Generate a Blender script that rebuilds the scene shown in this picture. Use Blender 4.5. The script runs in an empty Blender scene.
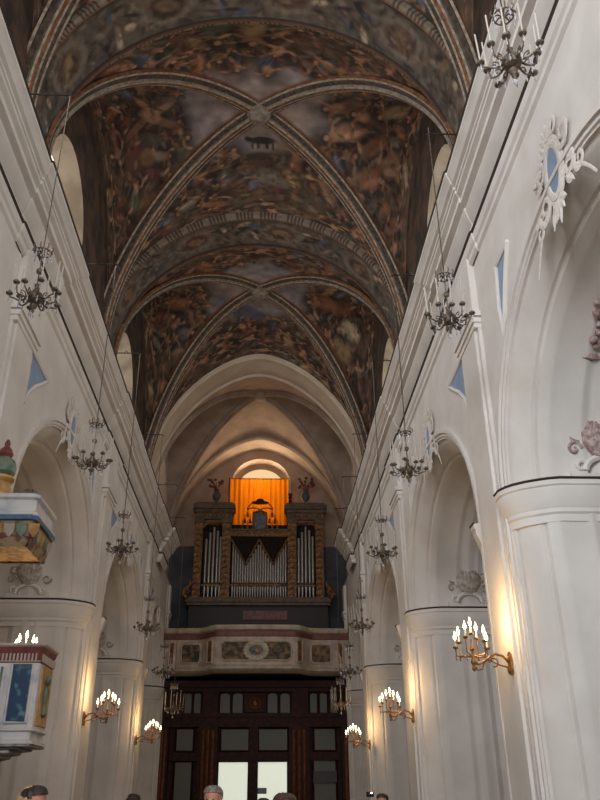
import bpy, bmesh, math, random
import numpy as np
from mathutils import Vector, Matrix

SC = bpy.context.scene
COL = SC.collection
rnd = random.Random(7)
PI = math.pi

# ------------------------------------------------------------------ camera
cam_d = bpy.data.cameras.new('camera')
cam_d.sensor_fit = 'VERTICAL'; cam_d.sensor_height = 36.0; cam_d.sensor_width = 27.0
cam_d.lens = 790.06 / 800 * 36.0
cam_d.clip_start = 0.05; cam_d.clip_end = 300
cam = bpy.data.objects.new('camera', cam_d); COL.objects.link(cam)
RX = (0.99906, 0.0133, 0.041268); RY = (-0.042806, 0.453972, 0.889987); RZ = (-0.006897, -0.890917, 0.454114)
cam.matrix_world = Matrix(((RX[0], -RX[1], -RX[2], 0.0),
                           (RY[0], -RY[1], -RY[2], 0.0),
                           (RZ[0], -RZ[1], -RZ[2], 1.5),
                           (0, 0, 0, 1)))
SC.camera = cam

# ------------------------------------------------------------------ exposure, world
SC.view_settings.view_transform = 'Standard'
SC.view_settings.look = 'None'
SC.view_settings.exposure = 0.0
SC.view_settings.gamma = 1.0
SC.view_settings.use_curve_mapping = False
world = bpy.data.worlds.new('daylight'); SC.world = world
world.use_nodes = True
bg = world.node_tree.nodes['Background']
bg.inputs[0].default_value = (0.86, 0.92, 1.0, 1)
bg.inputs[1].default_value = 0.33

def area(name, loc, target, sx, sy, power, color):
    l = bpy.data.lights.new(name, 'AREA'); l.shape = 'RECTANGLE'; l.size = sx; l.size_y = sy
    l.energy = power; l.color = color
    o = bpy.data.objects.new(name, l); COL.objects.link(o); o.location = loc
    o.rotation_euler = (Vector(target) - Vector(loc)).to_track_quat('-Z', 'Y').to_euler()
    return o

# daylight from the windows of the crossing behind the photographer, then an added fill
cw = area('crossing_window_daylight', (-6.2, -8.5, 9.5), (3.4, 12, 7.0), 6, 7, 800, (0.90, 0.955, 1.0)); cw.data.spread = 1.45
area('crossing_fill_light', (3.0, -10.0, 8.0), (-2.0, 20, 7.0), 5, 6, 1080, (0.98, 0.96, 0.95))  # added fill from the right, no window of its own, lifts the left wall

# ------------------------------------------------------------------ measures
XC, XL, XR = -0.345, -4.45, 3.76           # nave axis and the two wall planes
HW = 4.6                                   # half width of the vault
Z_LOW, Z_TOP, APEX = 10.59, 11.55, 18.64
EC = 2.2                                   # the white arches are slightly pointed, with a rounded crown; the painted vault is round
RAD = HW + EC; ZS = APEX - math.sqrt(RAD * RAD - EC * EC)
def soft(t): return (np.sqrt(t * t + .0225) - .15) / (math.sqrt(1.0225) - .15)
def arch_z(t, pointed=True):
    if not pointed: return APEX - HW + HW * math.sqrt(max(0, 1 - t * t))
    return ZS + math.sqrt(max(0, RAD * RAD - (HW * min(1, float(soft(t))) + EC) ** 2))
IMP = {-1: 5.95, 1: 5.77}
PILLARS = [3.55, 12.30, 21.05, 30.05]      # pillar centres along the nave
ARCHES = [(7.93, 3.05, 2.45), (16.675, 3.05, 2.45), (25.55, 3.17, 2.45), (33.57, 2.18, 2.35)]
END_Y = 39.5

# ------------------------------------------------------------------ materials
def lin(c):
    return tuple(((x / 255) / 12.92 if x / 255 <= 0.04045 else ((x / 255 + 0.055) / 1.055) ** 2.4) for x in c)

def mat(name, rgb, rough=0.6, metal=0.0, var=0.0, scale=3.0, rgb2=None, bump=0.0, bscale=20.0, emit=0.0, emit_rgb=None,
        detail=4.0, attr=None, ramp=None):
    m = bpy.data.materials.new(name); m.use_nodes = True
    nt = m.node_tree; b = nt.nodes['Principled BSDF']
    c = lin(rgb)
    b.inputs['Roughness'].default_value = rough
    b.inputs['Metallic'].default_value = metal
    b.inputs['Base Color'].default_value = (*c, 1)
    if rgb2 or var:
        tc = nt.nodes.new('ShaderNodeTexCoord'); no = nt.nodes.new('ShaderNodeTexNoise')
        no.inputs['Scale'].default_value = scale; no.inputs['Detail'].default_value = detail
        nt.links.new(tc.outputs['Object'], no.inputs['Vector'])
        r = nt.nodes.new('ShaderNodeValToRGB')
        lo, hi = ramp or (0.38, 0.62)
        r.color_ramp.elements[0].position = lo; r.color_ramp.elements[1].position = hi
        c2 = lin(rgb2) if rgb2 else tuple(x * (1 - var) for x in c)
        r.color_ramp.elements[0].color = (*c, 1); r.color_ramp.elements[1].color = (*c2, 1)
        nt.links.new(no.outputs['Fac'], r.inputs['Fac'])
        nt.links.new(r.outputs['Color'], b.inputs['Base Color'])
    if attr:
        at = nt.nodes.new('ShaderNodeAttribute'); at.attribute_name = attr
        tc = nt.nodes.new('ShaderNodeTexCoord'); no = nt.nodes.new('ShaderNodeTexNoise')
        no.inputs['Scale'].default_value = scale; no.inputs['Detail'].default_value = 6
        nt.links.new(tc.outputs['Object'], no.inputs['Vector'])
        mr = nt.nodes.new('ShaderNodeMapRange'); mr.inputs[1].default_value = .3; mr.inputs[2].default_value = .7
        mr.inputs[3].default_value = 1 - var; mr.inputs[4].default_value = 1 + var
        nt.links.new(no.outputs['Fac'], mr.inputs[0])
        mx = nt.nodes.new('ShaderNodeVectorMath'); mx.operation = 'SCALE'
        nt.links.new(at.outputs['Color'], mx.inputs[0]); nt.links.new(mr.outputs[0], mx.inputs['Scale'])
        nt.links.new(mx.outputs[0], b.inputs['Base Color'])
    if bump:
        tc = nt.nodes.new('ShaderNodeTexCoord'); no = nt.nodes.new('ShaderNodeTexNoise')
        no.inputs['Scale'].default_value = bscale; no.inputs['Detail'].default_value = 4
        nt.links.new(tc.outputs['Object'], no.inputs['Vector'])
        bp = nt.nodes.new('ShaderNodeBump'); bp.inputs['Strength'].default_value = bump; bp.inputs['Distance'].default_value = 0.03
        nt.links.new(no.outputs['Fac'], bp.inputs['Height']); nt.links.new(bp.outputs[0], b.inputs['Normal'])
    if emit:
        b.inputs['Emission Color'].default_value = (*lin(emit_rgb or rgb), 1)
        b.inputs['Emission Strength'].default_value = emit
    return m

M = {}
M['plaster'] = mat('white plaster', (219, 213, 207), .75, scale=1.3, rgb2=(209, 202, 195), bump=.12, bscale=5)
M['stucco'] = mat('white stucco', (220, 213, 208), .7, scale=14, rgb2=(208, 199, 188), bump=.2, bscale=25)
M['stucco_red'] = mat('stucco with red tint', (146, 112, 108), .7, scale=12, rgb2=(184, 172, 166), bump=.3, bscale=25)
M['stucco_grey'] = mat('grey aged stucco', (188, 178, 168), .75, scale=9, rgb2=(146, 132, 120), bump=.3, bscale=25)
M['blue'] = mat('pale blue paint', (142, 160, 186), .8, scale=2, rgb2=(128, 146, 172))
M['dark_line'] = mat('dark cable', (52, 40, 34), .7)
M['fresco'] = mat('fresco', (80, 60, 50), .85, attr='paint', scale=2.6, var=.28)
M['band_paint'] = mat('painted band', (90, 80, 70), .85, attr='paint', scale=6, var=.25)
M['rib_stone'] = mat('grey rib stone', (150, 138, 124), .8, scale=7, rgb2=(112, 100, 88))
M['vault_plaster'] = mat('dimmed vault plaster', (178, 158, 142), .8, scale=1.2, rgb2=(158, 138, 122))  # off-white, darkened in colour to stand in for weak light in the organ bay
M['arch_plaster'] = mat('cream arch plaster', (210, 194, 172), .8, scale=1.2, rgb2=(198, 180, 158))
M['reveal'] = mat('pale window reveal', (182, 168, 150), .8, scale=1.2, rgb2=(150, 136, 118))
M['rib_light'] = mat('pale rib stone', (176, 160, 142), .8, scale=9, rgb2=(128, 114, 100))
M['rib_dark'] = mat('dark rib paint', (58, 46, 40), .85, scale=9, rgb2=(92, 76, 62))
M['lunette_paint'] = mat('painted lunette wall', (48, 39, 34), .85, scale=1.8, rgb2=(94, 70, 54), detail=8)
M['rib_ochre'] = mat('ochre rib paint', (138, 92, 56), .85, scale=6, rgb2=(96, 60, 42))
M['floor'] = mat('floor tiles', (122, 114, 108), .4, scale=1.5, rgb2=(98, 90, 84))
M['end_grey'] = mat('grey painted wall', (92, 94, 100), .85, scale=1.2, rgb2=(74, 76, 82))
M['iron'] = mat('dark iron', (44, 36, 30), .6, .4)
M['bronze'] = mat('dark bronze', (120, 106, 90), .55, .3, scale=20, rgb2=(80, 68, 56))
M['brass'] = mat('old gilt brass', (160, 116, 66), .4, .6, scale=20, rgb2=(110, 74, 40))
M['candle'] = mat('ivory candle', (188, 180, 170), .5)
M['crystal'] = mat('crystal drop', (226, 226, 230), .12)
M['crystal'].node_tree.nodes['Principled BSDF'].inputs['Transmission Weight'].default_value = .6
M['flame'] = mat('lit bulb', (255, 236, 190), .5, emit=16, emit_rgb=(255, 226, 170))
M['wood'] = mat('dark red wood', (58, 28, 20), .6, scale=5, rgb2=(36, 17, 13))
M['wood'].node_tree.nodes['Principled BSDF'].inputs['Specular IOR Level'].default_value = .2
M['wood_light'] = mat('reddish carved wood', (116, 60, 36), .4, scale=7, rgb2=(80, 40, 24))
M['pane_dim'] = mat('dim frosted pane', (84, 84, 76), .5)
M['gilt'] = mat('worn gilt wood', (150, 104, 56), .5, .25, scale=6, rgb2=(96, 66, 40), bump=.5, bscale=14)
M['case'] = mat('olive brown case', (104, 86, 62), .6, scale=5, rgb2=(78, 62, 46))
M['case_dark'] = mat('dark organ plinth', (48, 38, 32), .6)
M['tin'] = mat('tin organ pipe', (158, 152, 144), .32, .75)
M['black'] = mat('black void', (16, 14, 13), .8)
M['red_marble'] = mat('red marble', (128, 66, 60), .5, scale=7, rgb2=(92, 48, 46))
M['pink_marble'] = mat('rosy marble', (186, 168, 152), .5, scale=3, rgb2=(162, 144, 130))
M['cream_marble'] = mat('cream marble', (190, 176, 156), .5, scale=3, rgb2=(166, 150, 130))
M['panel_paint'] = mat('painted foliage panel', (44, 38, 34), .6, scale=4.5, rgb2=(134, 100, 60), detail=6, ramp=(.44, .62))
M['blue_marble'] = mat('blue mottled marble', (30, 62, 92), .3, scale=9, rgb2=(110, 140, 150), detail=8, ramp=(.5, .72))
M['yellow_marble'] = mat('yellow marble', (190, 150, 84), .4, scale=5, rgb2=(160, 116, 62))
M['dark_marble'] = mat('dark grey marble', (48, 50, 58), .4, scale=6, rgb2=(78, 80, 86))
M['white_marble'] = mat('white veined marble', (206, 202, 200), .4, scale=4, rgb2=(150, 158, 170), ramp=(.5, .75))
M['orange_marble'] = mat('orange marble', (186, 120, 58), .4, scale=4, rgb2=(150, 90, 46))
M['valance'] = mat('painted valance', (150, 128, 96), .6, scale=9, rgb2=(96, 74, 58), detail=6, ramp=(.45, .6))
M['verde'] = mat('green marble', (84, 104, 90), .4, scale=6, rgb2=(120, 132, 112))
M['blue_stripe'] = mat('blue marble stripe', (52, 84, 122), .4, scale=8, rgb2=(84, 112, 140))
M['skin'] = mat('skin', (186, 128, 104), .5)
M['hair_dark'] = mat('dark hair', (28, 20, 18), .6, scale=30, rgb2=(50, 34, 26))
M['hair_grey'] = mat('grey hair', (138, 124, 112), .6, scale=30, rgb2=(96, 84, 76))
M['hair_brown'] = mat('brown hair', (74, 44, 32), .6, scale=30, rgb2=(46, 28, 22))
M['scarf'] = mat('beige headscarf', (196, 158, 120), .8, scale=12, rgb2=(160, 124, 92))
M['cloth_red'] = mat('dark red cloth', (96, 36, 34), .8)
M['cloth_white'] = mat('white shirt', (206, 202, 196), .8)
M['cloth_navy'] = mat('navy cloth', (34, 40, 58), .8)
M['cloth_grey'] = mat('grey cloth', (88, 86, 84), .8)
M['trouser'] = mat('dark trousers', (40, 40, 46), .85)
M['lips'] = mat('lips', (150, 84, 76), .5)
M['eye'] = mat('eye', (34, 26, 22), .2)
M['camera_black'] = mat('black plastic', (24, 24, 26), .4)
M['flash'] = mat('lit camera lamp', (255, 250, 245), .4, emit=8)
M['lilac'] = mat('dusty red flowers', (122, 66, 52), .7, scale=18, rgb2=(82, 52, 40))
M['urn'] = mat('blue grey urn', (82, 88, 96), .5, scale=8, rgb2=(58, 60, 66))
M['shield'] = mat('grey blue shield', (112, 112, 112), .5, scale=6, rgb2=(86, 86, 90))
M['sign'] = mat('dark notice', (36, 34, 32), .5)

def curtain_mat():
    m = bpy.data.materials.new('orange curtain'); m.use_nodes = True
    nt = m.node_tree; nt.nodes.clear()
    out = nt.nodes.new('ShaderNodeOutputMaterial'); d = nt.nodes.new('ShaderNodeBsdfDiffuse'); t = nt.nodes.new('ShaderNodeBsdfTranslucent')
    tc = nt.nodes.new('ShaderNodeTexCoord'); no = nt.nodes.new('ShaderNodeTexNoise'); no.inputs['Scale'].default_value = 1.5
    r = nt.nodes.new('ShaderNodeValToRGB'); r.color_ramp.elements[0].color = (*lin((226, 132, 22)), 1); r.color_ramp.elements[1].color = (*lin((206, 112, 14)), 1)
    nt.links.new(tc.outputs['Object'], no.inputs['Vector']); nt.links.new(no.outputs['Fac'], r.inputs['Fac'])
    mx = nt.nodes.new('ShaderNodeMixShader'); mx.inputs[0].default_value = .6
    nt.links.new(r.outputs[0], d.inputs[0]); nt.links.new(r.outputs[0], t.inputs[0])
    nt.links.new(d.outputs[0], mx.inputs[1]); nt.links.new(t.outputs[0], mx.inputs[2]); nt.links.new(mx.outputs[0], out.inputs[0])
    return m
M['curtain'] = curtain_mat()

def glow_mat(name, rgb, s, zlo=None, zhi=None, rgb_lo=None):
    m = bpy.data.materials.new(name); m.use_nodes = True
    b = m.node_tree.nodes['Principled BSDF']
    b.inputs['Base Color'].default_value = (*lin(rgb), 1)
    b.inputs['Emission Color'].default_value = (*lin(rgb), 1); b.inputs['Emission Strength'].default_value = s
    b.inputs['Roughness'].default_value = .4
    return m
M['daylit_glass'] = glow_mat('daylit glass', (255, 246, 228), 1.6)
M['daylit_door'] = glow_mat('daylit door glass', (238, 244, 226), .62)
M['daylit_arch'] = glow_mat('daylit cream glass', (250, 226, 176), .62)

# ------------------------------------------------------------------ mesh helpers
class MB:
    def __init__(s):
        s.v = []; s.f = []; s.mi = []; s.cur = 0; s.mats = []
    def use(s, m):
        m = M[m] if isinstance(m, str) else m
        if m not in s.mats: s.mats.append(m)
        s.cur = s.mats.index(m); return s
    def add(s, vs, fs):
        o = len(s.v); s.v += [tuple(p) for p in vs]
        for f in fs: s.f.append(tuple(i + o for i in f)); s.mi.append(s.cur)
        return s
    def quad(s, a, b, c, d): return s.add([a, b, c, d], [(0, 1, 2, 3)])
    def box(s, x0, x1, y0, y1, z0, z1):
        v = [(x0, y0, z0), (x1, y0, z0), (x1, y1, z0), (x0, y1, z0), (x0, y0, z1), (x1, y0, z1), (x1, y1, z1), (x0, y1, z1)]
        return s.add(v, [(3, 2, 1, 0), (4, 5, 6, 7), (0, 1, 5, 4), (1, 2, 6, 5), (2, 3, 7, 6), (3, 0, 4, 7)])
    def grid(s, rows, closed=False, flip=False):
        n = len(rows[0]); v = [p for r in rows for p in r]; f = []
        for i in range(len(rows) - 1):
            for j in range(n if closed else n - 1):
                k = (j + 1) % n
                q = (i * n + j, i * n + k, (i + 1) * n + k, (i + 1) * n + j)
                f.append(q[::-1] if flip else q)
        return s.add(v, f)
    def lathe(s, prof, c=(0, 0, 0), n=16, sx=1, sy=1):
        rows = [[(c[0] + r * sx * math.cos(2 * PI * j / n), c[1] + r * sy * math.sin(2 * PI * j / n), c[2] + z) for j in range(n)] for r, z in prof]
        s.grid(rows, True)
        o = len(s.v) - n * len(prof)
        s.f.append(tuple(o + j for j in range(n))[::-1]); s.mi.append(s.cur)
        s.f.append(tuple(o + n * (len(prof) - 1) + j for j in range(n))); s.mi.append(s.cur)
        return s
    def tube(s, pts, r, n=6):
        pts = [Vector(p) for p in pts]; rows = []
        up = Vector((0, 0, 1)); prev = None
        for i, p in enumerate(pts):
            t = (pts[min(i + 1, len(pts) - 1)] - pts[max(i - 1, 0)])
            if t.length < 1e-9: t = Vector((0, 0, 1))
            t.normalize()
            if prev is None:
                a = t.cross(up)
                if a.length < 1e-3: a = t.cross(Vector((1, 0, 0)))
            else:
                a = prev - t * prev.dot(t)
                if a.length < 1e-6: a = t.orthogonal()
            a.normalize(); b = t.cross(a); prev = a
            rr = r[i] if isinstance(r, (list, tuple)) else r
            rows.append([tuple(p + a * rr * math.cos(2 * PI * j / n) + b * rr * math.sin(2 * PI * j / n)) for j in range(n)])
        s.grid(rows, True, flip=True)
        o = len(s.v) - n * len(rows)
        s.f.append(tuple(o + j for j in range(n))); s.mi.append(s.cur)
        s.f.append(tuple(o + n * (len(rows) - 1) + j for j in range(n))[::-1]); s.mi.append(s.cur)
        return s
    def ball(s, c, rx, ry=None, rz=None, n=10, m=7):
        ry = rx if ry is None else ry; rz = rx if rz is None else rz
        rows = [[(c[0] + rx * math.sin(PI * i / m) * math.cos(2 * PI * j / n), c[1] + ry * math.sin(PI * i / m) * math.sin(2 * PI * j / n), c[2] - rz * math.cos(PI * i / m)) for j in range(n)] for i in range(m + 1)]
        return s.grid(rows, True)
    def poly_prism(s, poly, f0, f1):
        """poly: list of 2D points; f0/f1 map a 2D point to 3D for the two caps."""
        n = len(poly); v = [f0(p) for p in poly] + [f1(p) for p in poly]
        f = [tuple(range(n))[::-1], tuple(range(n, 2 * n))] + [(i, (i + 1) % n, n + (i + 1) % n, n + i) for i in range(n)]
        return s.add(v, f)
    def xform(s, mtx, start=0):
        for i in range(start, len(s.v)): s.v[i] = tuple(mtx @ Vector(s.v[i]))
        return s
    def build(s, name, m=None, parent=None, smooth=35, loc=None):
        me = bpy.data.meshes.new(name); me.from_pydata(s.v, [], s.f)
        if s.mats:
            for q in s.mats: me.materials.append(q)
            me.polygons.foreach_set('material_index', s.mi)
        elif m is not None:
            me.materials.append(M[m] if isinstance(m, str) else m)
        bm = bmesh.new(); bm.from_mesh(me); bmesh.ops.recalc_face_normals(bm, faces=bm.faces); bm.to_mesh(me); bm.free()
        if smooth:
            me.polygons.foreach_set('use_smooth', [True] * len(me.polygons))
            me.set_sharp_from_angle(angle=math.radians(smooth))
        me.update()
        o = bpy.data.objects.new(name, me); COL.objects.link(o)
        if parent: o.parent = parent
        if loc: o.location = loc
        return o

def tag(o, label, cat, group=None):
    o['label'] = label; o['category'] = cat
    if group: o['group'] = group
    return o
def thing(name, label, cat, loc=(0, 0, 0), rz=0, group=None):
    o = bpy.data.objects.new(name, None); o.empty_display_size = .2; COL.objects.link(o)
    o.location = loc; o.rotation_euler = (0, 0, rz)
    return tag(o, label, cat, group)
def struct(mb, name, m=None, label=None, smooth=35):
    o = mb.build(name, m, smooth=smooth); o['kind'] = 'structure'
    if label: o['label'] = label
    return o
def dup(root, label, group=None):
    r = root.copy(); COL.objects.link(r); r['label'] = label
    if group: r['group'] = group
    for ch in root.children:
        c = ch.copy(); COL.objects.link(c); c.parent = r
        for g in ch.children:
            d = g.copy(); COL.objects.link(d); d.parent = c
    return r

# ------------------------------------------------------------------ nave walls
# section across jamb and arch: r = distance into the masonry from the opening, d = depth behind the nave face
SEC = [(.62, 0), (.62, -.07), (.55, -.07), (.54, -.03), (.48, -.03), (.46, .0), (.43, .0), (.43, .05), (.37, .07), (.33, .11), (.25, .18), (.14, .32), (.14, .37), (.07, .40), (.0, .53), (0, .60),
        (0, .96), (-.03, 1.02), (-.03, 1.08), (0, 1.14), (0, 1.22), (-.045, 1.30), (-.045, 1.38), (0, 1.46), (0, 1.60), (.07, 1.72), (.07, 4.7)]

def arch_path(yc, hw, rise, zi):
    p = [((yc - hw, 0.0), (-1, 0)), ((yc - hw, zi * .5), (-1, 0)), ((yc - hw, zi), (-1, 0))]
    for i in range(1, 28):
        a = PI - PI * i / 28
        c, s_ = math.cos(a), math.sin(a)
        n = Vector((c * rise, s_ * hw)).normalized()
        p.append(((yc + hw * c, zi + rise * s_), (n.x, n.y)))
    p += [((yc + hw, zi), (1, 0)), ((yc + hw, zi * .5), (1, 0)), ((yc + hw, 0.0), (1, 0))]
    return p

def build_wall(side):
    X0 = XL if side < 0 else XR
    out = side                                # outward (into the masonry)
    mb = MB().use('plaster')
    zi = IMP[side]
    edges = []
    for (yc, hw, rise) in ARCHES:
        path = arch_path(yc, hw, rise, zi)
        rows = [[(X0 + out * d, y + n[0] * r, z + n[1] * r) for (r, d) in SEC] for ((y, z), n) in path]
        mb.grid(rows)
        top = [(y + n[0] * .62, z + n[1] * .62) for ((y, z), n) in path if z >= zi]
        mb.grid([[(X0, y, z) for y, z in top], [(X0, y, Z_LOW + .1) for y, z in top]])
        edges.append((yc - hw - .62, yc + hw + .62))
    ys = [-3.0] + [e for p in edges for e in p] + [37.4]
    for i in range(0, len(ys), 2):
        mb.quad((X0, ys[i], 0), (X0, ys[i + 1], 0), (X0, ys[i + 1], Z_LOW + .1), (X0, ys[i], Z_LOW + .1))
    mb.quad((X0, 37.4, 0), (X0 + out * .9, 37.4, 0), (X0 + out * .9, 37.4, Z_LOW + .1), (X0, 37.4, Z_LOW + .1))
    # pilasters on the nave face, with a small capital
    for pc, w in [(p, 1.16) for p in PILLARS] + [(36.75, .55)]:
        for hw_, pr in ((w * .5 + .02, .06), (w * .5 - .1, .11)):
            mb.box(min(X0, X0 - out * pr), max(X0, X0 - out * pr), pc - hw_, pc + hw_, 0, 9.0)
        for k, (zz, pr, e) in enumerate(((8.95, .13, .03), (9.05, .16, .06), (9.17, .19, .09), (9.27, .12, .02))):
            mb.box(min(X0, X0 - out * pr), max(X0, X0 - out * pr), pc - w / 2 - e, pc + w / 2 + e, zz, zz + (.1 if k < 3 else 1.2))
    # side chapels behind the arches
    Xb = X0 + out * 4.7
    mb.quad((Xb, -3, 0), (Xb, 38, 0), (Xb, 38, 9.2), (Xb, -3, 9.2))
    o = struct(mb, 'wall_left' if side < 0 else 'wall_right', smooth=30)
    o['label'] = 'white plaster nave arcade wall on the ' + ('left' if side < 0 else 'right')
    # imposts: profile swept round each jamb
    im = MB().use('plaster'); ln = MB().use('dark_line')
    prof = [(-.2, -.62), (.02, -.61), (.02, -.50), (.05, -.47), (.05, -.41), (.07, -.38), (.10, -.28), (.145, -.17), (.15, -.10), (.175, -.08), (.175, 0), (0, .03)]
    for (yc, hw, rise) in ARCHES:
        for sg in (-1, 1):
            yj = yc + sg * hw
            plan = [(4.7, 0), (.60, 0), (.50, .03), (.37, .09), (.23, .17), (.11, .27), (.04, .36), (0, .44), (0, .64)]
            P = [Vector((d, r)) for d, r in plan]
            rows = []
            cl = []
            for i, p in enumerate(P):
                t = (P[min(i + 1, len(P) - 1)] - P[max(i - 1, 0)]).normalized()
                n = Vector((t.y, -t.x)) * 1.0
                if n.y > 0 or (abs(n.y) < 1e-6 and n.x > 0): n = -n
                rows.append([(X0 + out * (p.x + n.x * o_), yj + sg * (p.y + n.y * o_), zi + z) for o_, z in prof])
                cl.append((X0 + out * (p.x + n.x * .175), yj + sg * (p.y + n.y * .175), zi + .012))
            im.grid(rows)
            im.add(rows[-1], [tuple(range(len(prof)))])
            ln.tube(cl, .022, 4)
    o = struct(im, 'trim_1' if side < 0 else 'trim_2', smooth=30); o['label'] = 'moulded imposts on the pillars'
    o = struct(ln, 'trim_3' if side < 0 else 'trim_4'); o['label'] = 'dark line along the impost tops'
    # entablature with break-forwards over the pillars
    prof = [(0, 10.28), (.05, 10.32), (.05, 10.42), (.09, 10.46), (.12, 10.56), (.12, 10.59), (.02, 10.60), (.02, 10.72), (.07, 10.75), (.07, 10.82),
            (.15, 10.90), (.22, 11.02), (.22, 11.08), (.33, 11.10), (.33, 11.20), (.41, 11.24), (.41, 11.30), (.44, 11.31), (.44, 11.36), (.50, 11.38), (.55, 11.45), (.60, 11.49), (.60, 11.55), (-.9, 11.62)]
    path = [(-3.0, 0, 0)]
    for pc in PILLARS:
        path += [(pc - 1.05, 0, -1), (pc - 1.05, .03, -1), (pc + 1.05, .03, 1), (pc + 1.05, 0, 1)]
    path += [(31.9, 0, -1), (31.9, .16, -1), (33.6, .16, 0)]
    ent = MB().use('plaster')
    rows = [[(X0 - out * (off + p), y + k * max(p, 0), z) for p, z in prof] for y, off, k in path]
    ent.grid(rows)
    ent.add(rows[-1], [tuple(range(len(prof)))])
    ent.quad((X0, 33.6, Z_LOW + .1), (X0, 38.0, Z_LOW + .1), (XC + side * HW, 38.0, Z_LOW + .1), (XC + side * HW, 33.6, Z_LOW + .1))
    ent.quad((XC + side * HW, 33.0, Z_LOW), (XC + side * HW, 38.0, Z_LOW), (XC + side * HW, 38.0, 11.6), (XC + side * HW, 33.0, 11.6))
    o = struct(ent, 'trim_5' if side < 0 else 'trim_6', smooth=25); o['label'] = 'deep moulded cornice along the nave wall'
    for nm, pz, pp, r in (('trim_7' if side < 0 else 'trim_8', 10.615, .115, .042), ('trim_9' if side < 0 else 'trim_10', 11.575, .60, .028)):
        c = MB().use('dark_line')
        c.tube([(X0 - out * (off + pp), y + k * pp, pz) for y, off, k in path], r, 4)
        o = struct(c, nm); o['label'] = 'dark cable along the cornice'

build_wall(-1); build_wall(1)

# spandrel panels painted blue
def blue_panel(side, pts):
    X0 = (XL if side < 0 else XR) - side * .012
    mb = MB().use('blue')
    mb.add([(X0, y, z) for y, z in pts], [tuple(range(len(pts)))])
    mb.use('plaster')
    for i in range(len(pts)):
        a, b = pts[i], pts[(i + 1) % len(pts)]
        mb.tube([(X0, *a), (X0, *b)], .045, 6)
    o = struct(mb, 'trim_%d' % blue_panel.n); o['label'] = 'pale blue spandrel panel'; blue_panel.n += 1
blue_panel.n = 11
for side in (-1, 1):
    for pc in PILLARS:
        far = [(pc + .68, 8.0), (pc + .68, 9.12), (pc + 1.95, 9.12), (pc + 1.6, 8.86), (pc + 1.2, 8.6), (pc + .9, 8.32)]
        near = [(pc - 1.78, 8.05), (pc - 1.72, 8.6), (pc - 1.85, 9.35), (pc - 2.5, 9.35), (pc - 2.25, 9.0), (pc - 2.0, 8.55)]
        blue_panel(side, far)
        if pc > 4: blue_panel(side, near)

# floor
fl = MB().use('floor'); fl.quad((-9.2, -12, 0), (8.6, -12, 0), (8.6, 41, 0), (-9.2, 41, 0)); struct(fl, 'floor')
cp = MB().use('plaster')
for X0, s_ in ((XL, -1), (XR, 1)):
    cp.quad((X0 + s_ * .6, -3, 9.2), (X0 + s_ * 4.7, -3, 9.2), (X0 + s_ * 4.7, 38, 9.2), (X0 + s_ * .6, 38, 9.2))
o = struct(cp, 'ceiling_chapels'); o['label'] = 'plaster ceilings of the side chapels'

# ------------------------------------------------------------------ painted vault
PAL = {k: lin(v) for k, v in dict(
    sky=(116, 114, 122), sky2=(140, 122, 112), flesh=(164, 122, 94), flesh2=(128, 92, 70), orange=(128, 82, 56), ochre=(134, 108, 74),
    red=(98, 56, 46), wine=(78, 46, 42), brown=(82, 60, 48), dark=(34, 27, 24), green=(72, 76, 62), blue=(78, 86, 102), grey=(126, 112, 98),
    cream=(182, 160, 134), umber=(58, 44, 36), tan=(112, 86, 66)).items()}

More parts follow.
